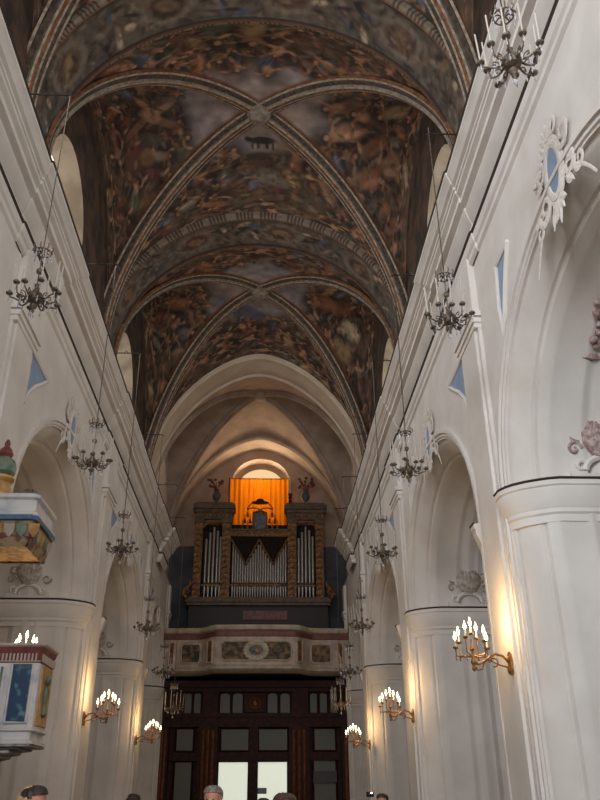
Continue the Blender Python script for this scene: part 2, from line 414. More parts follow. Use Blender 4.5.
class Canvas:
    """A painted field in metres: u across the nave (unrolled), v along the nave."""
    def __init__(s, nu, nv, su, sv, seed):
        s.nu, s.nv, s.su, s.sv = nu, nv, su, sv
        s.U, s.V = np.meshgrid(np.linspace(-su, su, nu), np.linspace(-sv, sv, nv), indexing='ij')
        s.c = np.zeros((nu, nv, 3)); s.r = random.Random(seed); s.np = np.random.RandomState(seed)
    def noise(s, f):
        a = s.np.rand(int(2 * s.su * f) + 3, int(2 * s.sv * f) + 3)
        x = (s.U + s.su) * f; y = (s.V + s.sv) * f
        i = x.astype(int); j = y.astype(int); fx = x - i; fy = y - j
        fx = fx * fx * (3 - 2 * fx); fy = fy * fy * (3 - 2 * fy)
        return a[i, j] * (1 - fx) * (1 - fy) + a[i + 1, j] * fx * (1 - fy) + a[i, j + 1] * (1 - fx) * fy + a[i + 1, j + 1] * fx * fy
    def blob(s, u, v, a, b, ang, col, op=.9, soft=.22):
        m = max(a, b) * 1.5
        du = 2 * s.su / (s.nu - 1); dv = 2 * s.sv / (s.nv - 1)
        i0 = max(0, int((u - m + s.su) / du)); i1 = min(s.nu, int((u + m + s.su) / du) + 2)
        j0 = max(0, int((v - m + s.sv) / dv)); j1 = min(s.nv, int((v + m + s.sv) / dv) + 2)
        if i1 <= i0 or j1 <= j0: return
        X = s.U[i0:i1, j0:j1] - u; Y = s.V[i0:i1, j0:j1] - v
        c, q = math.cos(ang), math.sin(ang)
        d = np.sqrt(((X * c + Y * q) / a) ** 2 + ((-X * q + Y * c) / b) ** 2)
        k = np.clip((1 + soft - d) / (2 * soft), 0, 1)[..., None] * op
        col = np.array(PAL[col] if isinstance(col, str) else col)
        s.c[i0:i1, j0:j1] = s.c[i0:i1, j0:j1] * (1 - k) + col * k
    def limb(s, u, v, ang, l, w, col, op=.9):
        s.blob(u + math.cos(ang) * l / 2, v + math.sin(ang) * l / 2, l / 2, w, ang, col, op, .25)
        return u + math.cos(ang) * l, v + math.sin(ang) * l
    def figure(s, u, v, up, h, robe, lying=0.0):
        """a draped figure standing along direction `up`"""
        r = s.r; up = up + lying
        c, q = math.cos(up), math.sin(up)
        s.blob(u + c * .1, v + q * .1, h * .62, h * .34, up, 'dark', .75, .4)
        s.blob(u - c * h * .15, v - q * h * .15, h * .36, h * .20, up + r.uniform(-.3, .3), robe, .95, .3)
        s.blob(u - c * h * .2 + q * h * .08, v - q * h * .2 - c * h * .08, h * .28, h * .07, up + r.uniform(-.3, .3), tuple(min(1, x * 1.6 + .02) for x in PAL[robe]), .7, .3)
        s.blob(u + c * h * .22, v + q * h * .22, h * .18, h * .13, up, r.choice(['flesh', 'flesh2', robe, 'tan']), .95, .3)
        for sg in (-1, 1):
            a = up + sg * r.uniform(.7, 2.2)
            eu, ev = s.limb(u + c * h * .28, v + q * h * .28, a, h * .26, h * .05, r.choice(['flesh', 'flesh2']))
            s.limb(eu, ev, a + r.uniform(-1.2, 1.2), h * .22, h * .04, r.choice(['flesh', 'flesh2']))
            a = up + PI + sg * r.uniform(.1, .6)
            if r.random() < .6: s.limb(u - c * h * .36, v - q * h * .36, a, h * .3, h * .05, r.choice(['flesh', 'flesh2', 'brown']))
        hx = .46
        s.blob(u + c * h * hx, v + q * h * hx, h * .10, h * .09, up, 'umber', .95, .25)
        s.blob(u + c * h * (hx - .02), v + q * h * (hx - .02), h * .065, h * .06, up, 'flesh', .95, .25)

def vault(name, y0, y1, m, seed=None, custom=None, n=280, kind='ceiling'):
    hy = (y1 - y0) / 2; yc = (y0 + y1) / 2
    th = np.linspace(-PI / 2, PI / 2, n + 1)
    us = np.sin(th); U, V = np.meshgrid(us, us, indexing='ij')
    mn = np.minimum(np.abs(U), np.abs(V))
    Zp = ZS + np.sqrt(np.clip(RAD ** 2 - (HW * soft(mn) + EC) ** 2, 0, None)); Zc = APEX - HW + HW * np.sqrt(np.clip(1 - mn * mn, 0, 1))
    wgt = 1.0 if seed is None else (np.clip((V - .2) / .8, 0, 1) if y1 > 29 else 0.0)     # the last painted bay runs into the pointed white arch
    Z = wgt * Zp + (1 - wgt) * Zc
    Z = Z + .75 * (np.clip(1 - U * U, 0, 1) * np.clip(1 - V * V, 0, 1)) ** .6
    v = np.stack([XC + HW * U, yc + hy * V, Z], -1).reshape(-1, 3)
    idx = np.arange((n + 1) * (n + 1)).reshape(n + 1, n + 1)
    f = []
    for i in range(n):
        for j in range(n):
            a, b, c, d = int(idx[i, j]), int(idx[i + 1, j]), int(idx[i + 1, j + 1]), int(idx[i, j + 1])
            if (i < n // 2) == (j < n // 2): f += [(a, c, b), (a, d, c)]
            else: f += [(a, d, b), (b, d, c)]
    me = bpy.data.meshes.new(name); me.from_pydata(v.tolist(), [], f); me.materials.append(M[m])
    me.polygons.foreach_set('use_smooth', [True] * len(me.polygons)); me.set_sharp_from_angle(angle=math.radians(20))
    if seed is not None:
        su = HW * PI / 2; sv = hy * PI / 2
        cv = Canvas(n + 1, n + 1, su, sv, seed)
        un, vn = cv.U / su, cv.V / sv
        r = np.maximum(np.abs(un), np.abs(vn))
        n1 = cv.noise(.5); n2 = cv.noise(1.2); n3 = cv.noise(3.5)
        P = {k: np.array(x) for k, x in PAL.items()}
        sky = P['sky'] * (1 - n1[..., None]) + P['sky2'] * n1[..., None]
        gnd = P['umber'] * (1 - n2[..., None]) + P['tan'] * n2[..., None] * .8
        k = np.clip((r + (n1 - .5) * .35 - .30) / .16, 0, 1)[..., None]
        cv.c = sky * (1 - k) + gnd * k
        cv.c *= (.7 + .6 * n3[..., None])
        rr = cv.r
        robes = ['orange', 'red', 'wine', 'ochre', 'green', 'blue', 'brown', 'tan', 'orange', 'brown', 'grey']
        for sev in range(4):
            up = (0, PI / 2, PI, -PI / 2)[sev] + PI              # towards the crown
            for it in range(230):
                rad = rr.uniform(.32, .97); t = rr.uniform(-.94, .94) * rad
                pu, pv = ((rad, t), (t, rad), (-rad, t), (t, -rad))[sev]
                a = rr.uniform(.08, .38)
                cv.blob(pu * su, pv * sv, a, a * rr.uniform(.25, .6), rr.uniform(0, PI), rr.choice(['umber', 'dark', 'brown', 'tan', 'wine', 'orange', 'grey', 'ochre', 'green', 'flesh2']), rr.uniform(.4, .8), .25)
            for it in range(52):
                rad = .33 + .60 * (it / 52) + rr.uniform(-.04, .04); t = rr.uniform(-.88, .88) * rad
                pu, pv = ((rad, t), (t, rad), (-rad, t), (t, -rad))[sev]
                cv.figure(pu * su, pv * sv, up + rr.uniform(-.5, .5), rr.uniform(.75, 1.35), rr.choice(robes), rr.choice([0, 0, 0, .9, -.9]))
        cv.c *= 1.2
        if custom: custom(cv, lambda x, y: (su * math.asin(max(-1, min(1, (x - XC) / HW))) / (PI / 2), sv * math.asin(max(-1, min(1, (y - yc) / hy))) / (PI / 2)))
        # fine brushwork, light and dark touches
        for it in range(2600):
            pu, pv = rr.uniform(-.97, .97), rr.uniform(-.97, .97)
            if max(abs(pu), abs(pv)) < .3: continue
            a = rr.uniform(.05, .2)
            cv.blob(pu * su, pv * sv, a, a * rr.uniform(.2, .5), rr.uniform(0, PI), rr.choice(['dark', 'umber', 'dark', 'tan', 'flesh2', 'grey', 'ochre', 'wine', 'green']), rr.uniform(.3, .7), .25)
        # ochre border along the groins
        dgl = np.abs(np.abs(un) - np.abs(vn))
        kk = np.clip((.085 - dgl) / .02, 0, 1)[..., None] * .85
        cv.c = cv.c * (1 - kk) + P['orange'] * .75 * kk
        col = np.ones((len(me.vertices), 4), np.float32); col[:, :3] = cv.c.reshape(-1, 3)
        at = me.color_attributes.new('paint', 'FLOAT_COLOR', 'POINT'); at.data.foreach_set('color', col.ravel())
    o = bpy.data.objects.new(name, me); COL.objects.link(o); o['kind'] = 'structure'
    o['label'] = 'frescoed ribbed vault bay' if seed is not None else 'plain white vault bay over the organ'
    return o

def bayA(cv, at):
    u, v = at(-.26, 17.75)                                    # dark bull on a plinth near the crown
    cv.blob(u, v + .75, .75, .28, 0, 'umber', .9); cv.blob(u, v + 1.0, .95, .22, 0, 'brown', .9)
    cv.blob(u, v, .42, .15, 0, 'dark', .95, .2); cv.blob(u - .42, v - .06, .13, .09, .5, 'dark', .95, .2)
    for k in (-.3, -.12, .15, .32): cv.blob(u + k, v + .22, .04, .14, 0, 'dark', .95, .2)
    u, v = at(-.1, 19.1); cv.blob(u, v, .42, .40, .5, 'grey', .85, .3); cv.blob(u + .35, v + .2, .38, .26, .5, 'grey', .8, .3)
    u, v = at(-3.47, 16.7)                                   # large leaning flesh figure of the left cell
    cv.blob(u, v, 1.1, .9, 0, 'umber', .8, .4)
    cv.limb(u, v, 2.6, 1.5, .12, 'flesh2'); cv.limb(u + .1, v - .1, -2.3, .9, .12, 'flesh'); cv.limb(u, v + .1, .4, 1.0, .14, 'flesh2'); cv.limb(u + .1, v, -.5, .9, .11, 'flesh'); cv.blob(u, v, .35, .24, .8, 'flesh', .9); cv.blob(u + .25, v + .1, .14, .13, 0, 'flesh', .95)
    cv.blob(u - .9, v + 1.3, .45, .4, .3, 'red', .85); cv.blob(u - .3, v + 1.3, .3, .25, 0, 'flesh2', .85); cv.blob(u - .1, v + .8, .5, .2, .2, 'green', .8)
    for (x, y, c) in ((2.15, 16.3, 'orange'), (2.2, 17.2, 'flesh'), (2.9, 16.6, 'red'), (3.0, 17.6, 'orange'), (3.5, 18.0, 'flesh2'), (2.9, 18.4, 'orange'), (3.5, 16.2, 'ochre')):
        u, v = at(x, y); cv.figure(u, v, PI, 1.5, c, rnd.uniform(-.5, .5))
    for (x, y, c) in ((-.81, 13.55, 'orange'), (-.5, 13.7, 'ochre'), (-1.4, 13.6, 'green')):
        u, v = at(x, y); cv.figure(u, v, PI / 2, 1.7, c); cv.blob(u, v - .2, .5, .3, PI / 2, c, .8)
def bayB(cv, at):
    for (x, y) in ((-1.4, 27.0), (-.9, 27.4)):
        u, v = at(x, y); cv.blob(u, v - .4, 1.0, .4, .6, 'blue', .7)
    for (x, y, c) in ((2.86, 26.3, 'orange'), (3.3, 27.2, 'cream'), (3.0, 27.8, 'ochre'), (2.2, 26.2, 'orange'), (-3.6, 26.2, 'orange'), (-4.2, 26.8, 'red')):
        u, v = at(x, y); cv.figure(u, v, PI if x > 0 else 0, 1.5, c); cv.blob(u, v, .6, .35, .4, c, .6)

BAYS = [(4.30, 11.55), (13.05, 20.30), (21.80, 29.50)]
vault('ceiling', *BAYS[0], 'fresco', 3)
vault('ceiling', *BAYS[1], 'fresco', 11, bayA)
vault('ceiling', *BAYS[2], 'fresco', 23, bayB)
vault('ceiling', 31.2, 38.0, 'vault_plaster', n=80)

def band(y0, y1, painted, seed=0, name='trim_40', drop=.12):
    yc = (y0 + y1) / 2; n = 240
    prof = [(y0 - .05, .45), (y0 - .05, .02), (y0, 0), (y0 + .06, -.05), (y0 + .12, 0), (y0 + .16, .03)]
    prof = prof + [(y0 + .16 + (y1 - y0 - .32) * k / 30, .03) for k in range(1, 30)] + [(2 * yc - y, d) for y, d in prof[::-1]]
    path = [(XC - HW, 10.7, 1, 0), (XC - HW, (APEX - HW if painted else ZS) - .2, 1, 0)]
    for i in range(n + 1):
        c_ = -math.cos(PI * i / n); z_ = arch_z(c_, not painted); a_, b_ = max(-1, c_ - .004), min(1, c_ + .004)
        nv = Vector((arch_z(b_, not painted) - arch_z(a_, not painted), -HW * (b_ - a_))).normalized()
        path.append((XC + HW * c_, z_, nv.x, nv.y))
    path += [(XC + HW, (APEX - HW if painted else ZS) - .2, -1, 0), (XC + HW, 10.7, -1, 0)]
    rows = [[(x - nx * (d - drop), y, z - nz * (d - drop)) for y, d in prof] for x, z, nx, nz in path]
    mb = MB().grid(rows)
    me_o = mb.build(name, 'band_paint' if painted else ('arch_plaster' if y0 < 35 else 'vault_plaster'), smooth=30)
    me_o['kind'] = 'structure'; me_o['label'] = 'painted transverse arch of the vault' if painted else 'white transverse arch before the organ bay'
    if painted:
        me = me_o.data
        L = HW * PI; su = (L + 5) / 2; sv = (y1 - y0) / 2 + .06
        cv = Canvas(700, 80, su, sv, seed)
        n2 = cv.noise(2.0); n3 = cv.noise(6)
        base = np.array(PAL['grey']) * .55; cv.c = (base * (.6 + .8 * n3[..., None])) * (1 - .35 * n2[..., None])
        r = cv.r; nm = 14
        for k in range(nm):
            u = -su + (k + .5) * 2 * su / nm
            if k % 2:
                cv.blob(u, 0, .62, .46, 0, 'grey', .95, .2); cv.blob(u, 0, .48, .34, 0, r.choice(['wine', 'umber', 'brown']), .95, .2)
                cv.blob(u, 0, .3, .16, r.uniform(0, 3), r.choice(['flesh2', 'tan', 'ochre']), .9)
            else:
                for q in range(12):
                    cv.blob(u + r.uniform(-.7, .7), r.uniform(-.5, .5), r.uniform(.08, .3), r.uniform(.04, .09), r.uniform(0, PI), r.choice(['grey', 'cream', 'tan', 'dark', 'blue', 'dark']), .85, .3)
            for q in range(26):
                cv.blob(u + r.uniform(-.75, .75), r.uniform(-.55, .55), r.uniform(.05, .2), r.uniform(.03, .06), r.uniform(0, PI), r.choice(['dark', 'umber', 'grey', 'tan', 'wine']), .6, .3)
        av = np.abs(cv.V) / sv
        for lo, hi, c_, s_ in ((.92, 1.1, 'grey', 1.05), (.84, .92, 'orange', .6), (.80, .84, 'grey', 1.1), (.77, .80, 'dark', 1.0)):
            k = ((av >= lo) & (av < hi))[..., None]; cv.c = np.where(k, np.array(PAL[c_]) * s_, cv.c)
        # beading on the outer mouldings
        k = ((av > .9) & (np.mod(cv.U, .12) < .045))[..., None]; cv.c = np.where(k, np.array(PAL['umber']), cv.c)
        ss = [0]
        for a, b in zip(path[:-1], path[1:]): ss.append(ss[-1] + math.hypot(b[0] - a[0], b[1] - a[1]))
        col = np.ones((len(me.vertices), 4), np.float32); npf = len(prof)
        for vi, co in enumerate(me.vertices):
            i = min(699, int(ss[vi // npf] / ss[-1] * 699)); j = min(79, max(0, int((co.co.y - yc + sv) / (2 * sv) * 79)))
            col[vi, :3] = cv.c[i, j]
        at = me.color_attributes.new('paint', 'FLOAT_COLOR', 'POINT'); at.data.foreach_set('color', col.ravel())
    return me_o
band(2.8, 4.3, True, 1, 'trim_40'); band(11.55, 13.05, True, 2, 'trim_41'); band(20.30, 21.80, True, 3, 'trim_42')
band(29.50, 31.20, False, 0, 'trim_43', .05); band(38.0, 39.5, False, 0, 'trim_44', .05)

def ribs(y0, y1, painted, name):
    yc = (y0 + y1) / 2; hy = (y1 - y0) / 2
    mb = MB()
    w = .27 if painted else .17
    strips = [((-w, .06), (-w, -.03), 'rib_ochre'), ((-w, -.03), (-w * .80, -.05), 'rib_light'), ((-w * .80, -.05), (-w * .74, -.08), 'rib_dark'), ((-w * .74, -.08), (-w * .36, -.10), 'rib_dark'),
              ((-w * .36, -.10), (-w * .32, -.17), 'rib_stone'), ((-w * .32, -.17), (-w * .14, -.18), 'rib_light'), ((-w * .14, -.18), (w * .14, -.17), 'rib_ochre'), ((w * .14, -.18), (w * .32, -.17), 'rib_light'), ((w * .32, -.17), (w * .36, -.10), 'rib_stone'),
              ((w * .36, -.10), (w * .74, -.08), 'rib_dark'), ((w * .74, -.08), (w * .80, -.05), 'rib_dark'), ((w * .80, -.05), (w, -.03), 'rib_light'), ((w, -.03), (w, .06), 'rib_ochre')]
    def rib_z(t, v):
        w_ = 1 if not painted else (min(1, max(0, (v - .2) / .8)) if y1 > 29 else 0)
        return w_ * arch_z(t) + (1 - w_) * arch_z(t, False)
    n = 60
    for sg in (-1, 1):
        pts = []
        for i in range(n + 1):
            a = -PI / 2 + PI * i / n; s_ = math.sin(a)
            pts.append(Vector((XC + HW * s_, yc + sg * hy * s_, rib_z(s_, sg * s_) + .75 * (1 - s_ * s_) ** 1.2)))
        side = Vector((-sg * hy, HW, 0)).normalized()
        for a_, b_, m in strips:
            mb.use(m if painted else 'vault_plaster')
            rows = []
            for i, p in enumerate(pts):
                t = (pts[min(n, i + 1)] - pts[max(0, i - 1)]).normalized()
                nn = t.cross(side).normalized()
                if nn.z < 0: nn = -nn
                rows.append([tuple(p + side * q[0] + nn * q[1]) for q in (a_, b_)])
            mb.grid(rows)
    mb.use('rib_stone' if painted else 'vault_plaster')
    mb.lathe([(.05, -.27), (.26, -.26), (.32, -.22), (.36, -.14), (.36, .1)], (XC, yc, APEX + .75), 8)
    o = struct(mb, name, smooth=40); o['label'] = 'diagonal ribs of the vault bay'
for k, b in enumerate(BAYS): ribs(*b, True, 'trim_%d' % (45 + k))
ribs(31.2, 38.0, False, 'trim_48')

# wall arches (lunettes) with their windows above the cornice
def lunette(side, y0, y1, painted, wy, num):
    X0 = XC + side * (HW + .0)
    yc = (y0 + y1) / 2; hy = (y1 - y0) / 2
    hw, zb, zt = 1.7, 12.7, 14.5
    mb = MB().use('lunette_paint' if painted else 'plaster')
    def top(y): return arch_z((y - yc) / hy, not painted) + .02
    def line(ys): mb.grid([[(X0, y, 11.5) for y in ys], [(X0, y, top(y)) for y in ys]])
    n = 14
    line([y0 + (wy - hw - y0) * k / n for k in range(n + 1)]); line([wy + hw + (y1 - wy - hw) * k / n for k in range(n + 1)])
    ys = [wy - hw * math.cos(PI * k / n) for k in range(n + 1)]
    arch = [zt + hw * math.sin(PI * k / n) for k in range(n + 1)]
    mb.grid([[(X0, y, 11.5) for y in ys], [(X0, y, zb) for y in ys]])
    mb.grid([[(X0, y, z) for y, z in zip(ys, arch)], [(X0, y, top(y)) for y in ys]])
    o = struct(mb, 'wall_clerestory_left' if side < 0 else 'wall_clerestory_right'); o['label'] = 'clerestory wall over the cornice'
    if not painted:
        w = MB().use('plaster'); w.add([(X0, y, z) for y, z in [(ys[0], zb)] + list(zip(ys, arch)) + [(ys[-1], zb)]], [tuple(range(len(ys) + 2))]); struct(w, 'wall_clerestory_left' if side < 0 else 'wall_clerestory_right'); return
    rv = MB().use('reveal')
    loop = [(ys[0], zb)] + list(zip(ys, arch)) + [(ys[-1], zb), (ys[0], zb)]
    rv.grid([[(X0, y, z) for y, z in loop], [(X0 + side * .50, wy + (y - wy) * .8, zb + (z - zb) * .86 + .2) for y, z in loop]])
    w = rv.build('window_%d' % num, None); w['kind'] = 'structure'; w['label'] = 'arched clerestory window in a splayed plaster reveal'
    pn = MB().use('daylit_glass' if painted else 'pane_dim')
    pn.add([(X0 + side * .49, wy + (y - wy) * .8, zb + (z - zb) * .86 + .2) for y, z in loop[:-1]], [tuple(range(len(loop) - 1))])
    pn.build('pane', None, w)
    fr = MB().use('iron')
    for k in (-.33, .33): fr.box(X0 + side * .45 - .02, X0 + side * .45 + .02, wy + k - .02, wy + k + .02, zb + .2, zt + .6)
    for z in (13.5, 14.2, 14.9): fr.box(X0 + side * .45 - .02, X0 + side * .45 + .02, wy - 1.3, wy + 1.3, z - .02, z + .02)
    fr.build('glazing_bar', None, w)
num = 1
for k, (b, pt) in enumerate([(BAYS[0], True), (BAYS[1], True), (BAYS[2], True), ((31.2, 38.0), False)]):
    for side in (-1, 1):
        wy = (b[0] + b[1]) / 2 - 1.4
        lunette(side, b[0], b[1], pt, wy, num); num += 1 if k < 3 else 0
        if k < 3:
            area('clerestory_daylight', (XC + side * (HW - .15), wy, 14.3), (XC - side * 3.5, wy + 1, 8.5), 1.6, 2.2, 165 if side < 0 else 80, (.95, .97, 1.0))

# ------------------------------------------------------------------ end wall behind the organ
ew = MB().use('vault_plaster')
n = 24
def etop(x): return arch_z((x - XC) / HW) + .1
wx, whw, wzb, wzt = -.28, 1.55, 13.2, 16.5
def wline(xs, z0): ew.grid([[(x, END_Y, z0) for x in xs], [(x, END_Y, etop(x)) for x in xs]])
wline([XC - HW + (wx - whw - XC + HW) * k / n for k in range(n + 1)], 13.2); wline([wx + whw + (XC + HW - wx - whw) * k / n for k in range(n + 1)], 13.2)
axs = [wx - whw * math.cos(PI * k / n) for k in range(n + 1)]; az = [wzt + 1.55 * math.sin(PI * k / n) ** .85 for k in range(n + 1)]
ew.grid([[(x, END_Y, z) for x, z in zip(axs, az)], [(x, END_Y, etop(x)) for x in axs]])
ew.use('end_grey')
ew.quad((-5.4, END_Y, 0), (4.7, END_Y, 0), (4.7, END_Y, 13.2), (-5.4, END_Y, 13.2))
ew.quad((wx - whw, END_Y, 13.2), (wx + whw, END_Y, 13.2), (wx + whw, END_Y, wzb), (wx - whw, END_Y, wzb))
for X0 in (XL - .9, XR + .9): ew.quad((X0, 37.4, 0), (X0, END_Y, 0), (X0, END_Y, 13.2), (X0, 37.4, 13.2))
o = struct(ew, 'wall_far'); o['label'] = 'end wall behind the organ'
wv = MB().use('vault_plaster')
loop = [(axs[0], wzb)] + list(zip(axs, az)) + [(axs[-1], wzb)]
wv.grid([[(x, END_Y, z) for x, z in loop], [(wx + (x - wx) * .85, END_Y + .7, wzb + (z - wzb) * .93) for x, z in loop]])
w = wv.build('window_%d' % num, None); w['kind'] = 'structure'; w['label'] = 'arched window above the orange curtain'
pn = MB().use('daylit_arch'); pn.add([(wx + (x - wx) * .85, END_Y + .69, wzb + (z - wzb) * .93) for x, z in loop], [tuple(range(len(loop)))]); pn.build('pane', None, w)
area('organ_window_daylight', (wx, END_Y + .5, 15.3), (wx, 30, 14.2), 2.0, 2.6, 42, (1.0, .80, .52))
area('organ_window_upper_daylight', (wx, END_Y + .2, 17.15), (wx, 33, 18.4), 1.7, .7, 75, (1.0, .74, .46))
bk = MB().use('plaster'); bk.quad((-9.2, 38, 0), (XL - .9, 38, 0), (XL - .9, 38, 9.2), (-9.2, 38, 9.2)); bk.quad((8.6, 38, 0), (XR + .9, 38, 0), (XR + .9, 38, 9.2), (8.6, 38, 9.2))
o = struct(bk, 'wall_chapel_end'); o['label'] = 'end walls of the side chapels'

cu = MB().use('curtain')
rows = []
for i in range(16):
    z = 13.55 + 2.98 * i / 15
    rows.append([(-1.87 + 3.03 * j / 90, 38.55 + .05 * math.sin(j * .85) * (1 - .4 * i / 15) + .03 * math.sin(j * .31 + i * .2), z + (.02 * math.sin(j * .85) if i == 15 else 0)) for j in range(91)])
cu.grid(rows)
ct = thing('curtain', 'orange cloth curtain stretched behind the organ below the arched window', 'curtain', (0, 0, 0))
cu.build('cloth', None, ct)
rod = MB().use('iron'); rod.tube([(-1.95, 38.6, 16.55), (1.24, 38.6, 16.55)], .03, 8); rod.build('rod', None, ct)
for xx in (-1.9, 1.19):
    p = MB().use('iron'); p.tube([(xx, 38.6, 10.0), (xx, 38.6, 16.6)], .035, 8); p.build('post', None, ct)

# ------------------------------------------------------------------ pipe organ
OY = 38.0
org = thing('pipe_organ', 'pipe organ with three fields of tin pipes in a gilded case above the gallery', 'organ', (0, 0, 0))
def ox(px): return -3.65 + (px - 188) / 140 * 6.68
def oz(py):
    return 1.5 + (803 - py) * (38 / 38) * 0.0427 * (1 + (803 - py) * .00032 * .93) if False else np.interp(py, [455, 475, 492, 510, 525, 531, 540, 560, 580, 600, 606, 628], [17.66, 16.52, 15.6, 14.62, 13.85, 13.55, 13.08, 12.06, 11.08, 10.14, 9.87, 8.85])
def obox(mb, x0, x1, y0, y1, ya, yb): return mb.box(ox(x0), ox(x1), ya, yb, oz(y1), oz(y0))
pl = MB().use('case_dark'); obox(pl, 189, 328, 606, 650, OY + .1, OY + 1.2); pl.build('plinth', None, org)
nt_ = MB().use('red_marble'); obox(nt_, 243, 287, 611, 620, OY + .04, OY + .1); nt_.build('name_panel', None, org)
bs = MB().use('case'); obox(bs, 187, 330, 603, 606, OY - .12, OY + 1.2); obox(bs, 186, 331, 600, 603, OY - .2, OY + 1.2); obox(bs, 188, 329, 597.5, 600, OY - .1, OY + 1.2); bs.build('base_moulding', None, org)
bk_ = MB().use('black'); obox(bk_, 193, 325, 522, 598, OY + .45, OY + 1.2); bk_.build('case_back', None, org)
def carved_pier(x0, x1):
    mb = MB().use('gilt'); obox(mb, x0, x1, 522, 598, OY - .02, OY + .5)
    for k in range(13):
        z = oz(596 - k * 5.4); xm = (ox(x0) + ox(x1)) / 2; hw_ = (ox(x1) - ox(x0)) / 2
        for s_ in (-1, 1):
            mb.tube([(xm + s_ * hw_ * .8 * math.cos(t), OY - .06, z + .1 * math.sin(t) + .03 * t) for t in [i * .5 for i in range(8)]], [.05 - .005 * i for i in range(8)], 5)
        mb.ball((xm, OY - .04, z + .12), .08, .07, .09, 8, 5)
    mb.use('case'); obox(mb, x0 - .8, x1 + .8, 519.5, 523, OY - .1, OY + .5)
    mb.build('carved_pilaster', None, org)
for a in ((191.5, 199.5), (219.5, 228.5), (287.5, 296.5), (316.5, 324.5)): carved_pier(*a)
for (a, b) in ((190, 231), (285.5, 327)):
    en = MB().use('case'); obox(en, a + 1, b - 1, 513, 519.5, OY - .08, OY + .6); obox(en, a, b, 510, 513, OY - .18, OY + .6); obox(en, a - 1.5, b + 1.5, 505.5, 510, OY - .3, OY + .6); obox(en, a + 1, b - 1, 503.5, 505.5, OY - .2, OY + .6)
    for k in range(9):
        en.use('gilt'); en.ball((ox(a + 3 + k * (b - a - 6) / 8), OY - .1, oz(516)), .08, .05, .08, 8, 5)
    en.build('entablature', None, org)
    # arched head over the tower pipes
    hd = MB().use('gilt'); xm = (ox(a) + ox(b)) / 2; hw_ = .48
    arc = [(xm - hw_ * math.cos(PI * i / 14), oz(527.5) + .30 * math.sin(PI * i / 14)) for i in range(15)]
    hd.grid([[(x, OY + .1, z) for x, z in arc], [(x, OY + .1, oz(519)) for x, z in arc]])
    hd.tube([(x, OY + .08, z) for x, z in arc], .05, 6)
    hd.build('arched_head', None, org)
cf = MB().use('gilt'); obox(cf, 228.5, 287.5, 531, 536.5, OY - .05, OY + .5); cf.use('case'); obox(cf, 228, 288, 529.5, 531.5, OY - .14, OY + .5)
for k in range(12): cf.use('gilt'); cf.tube([(ox(231 + k * 4.8) + .09 * math.cos(t), OY - .08, oz(534) + .09 * math.sin(t)) for t in [i * .7 for i in range(8)]], .03, 5)
cf.build('frieze', None, org)
def pipe(px, top, r=.052):
    x = ox(px); z0 = oz(598.5); z1 = oz(top); y = OY + .2
    mb = MB().use('tin')
    mb.lathe([(r * .35, z0), (r, z0 + .55), (r, z0 + .62), (r, z1), (r * .8, z1), (r * .8, z1 - .1)], (x, y, 0), 12)
    mb.use('black'); mb.ball((x, y - r, z0 + .72), r * .55, .02, .09, 8, 5)
    mb.build('pipe', None, org)
for px, tp in ((203.2, 538), (207.1, 532), (211.0, 526.5), (214.9, 530), (218.2, 536)): pipe(px, tp, .075)
for px, tp in ((299, 537), (302.6, 531), (306.4, 525.5), (310.2, 529), (313.7, 535)): pipe(px, tp, .075)
N = 22
for k in range(N):
    px = 231.4 + k * (285.6 - 231.4) / (N - 1)
    t = (px - 231) / 55 * 2; t = t - math.floor(t) if t < 2 else 1
    tp = 541.5 + 23 * (1 - abs(2 * t - 1))
    pipe(px, tp, .058)
for k, (xa, xm, xb) in enumerate(((229.3, 244.5, 258), (258, 272.5, 287))):
    ls = MB().use('case_dark')
    for q in range(-2, 15):
        for sg in (-1, 1):
            pts = []
            for e in range(12):
                z = oz(537) - e * .125; x = ox(xm) + (q - 6) * .13 + sg * e * .085
                h = (oz(537) - z) / (oz(537) - oz(562))
                if ox(xa) + (ox(xm) - ox(xa)) * h < x < ox(xb) + (ox(xm) - ox(xb)) * h: pts.append((x, OY + .08, z))
            if len(pts) > 1: ls.tube(pts, .022, 4)
    ls.use('gilt')
    ls.tube([(ox(xa), OY + .05, oz(539)), (ox(xm), OY + .05, oz(563.5))], .045, 6); ls.tube([(ox(xb), OY + .05, oz(539)), (ox(xm), OY + .05, oz(563.5))], .045, 6)
    ls.build('lattice_screen', None, org)
gb = MB().use('gilt'); obox(gb, 229, 287, 583.5, 585, OY + .08, OY + .13)
for px in range(232, 287, 3): gb.ball((ox(px), OY + .08, oz(584.3) + .05 * math.sin(px * .9)), .07, .04, .05, 8, 5)
obox(gb, 200, 219, 584, 585.5, OY + .06, OY + .12); obox(gb, 297, 316, 584, 585.5, OY + .06, OY + .12)
gb.build('pipe_rail', None, org)
for sg, px in ((-1, 186.5), (1, 330)):
    sc = MB().use('gilt'); x = ox(px)
    sc.tube([(x + sg * (.02 + .16 * math.sin(t * .8)), OY + .1, oz(598) + .12 * t + .02) for t in [i * .55 for i in range(14)]], [.13 - .006 * i for i in range(14)], 7)
    sc.tube([(x + .14 * math.cos(t) * (1 - t / 9), OY + .02, oz(592) + .14 * math.sin(t) * (1 - t / 9)) for t in [i * .5 for i in range(15)]], .045, 6)
    sc.build('side_scroll', None, org)
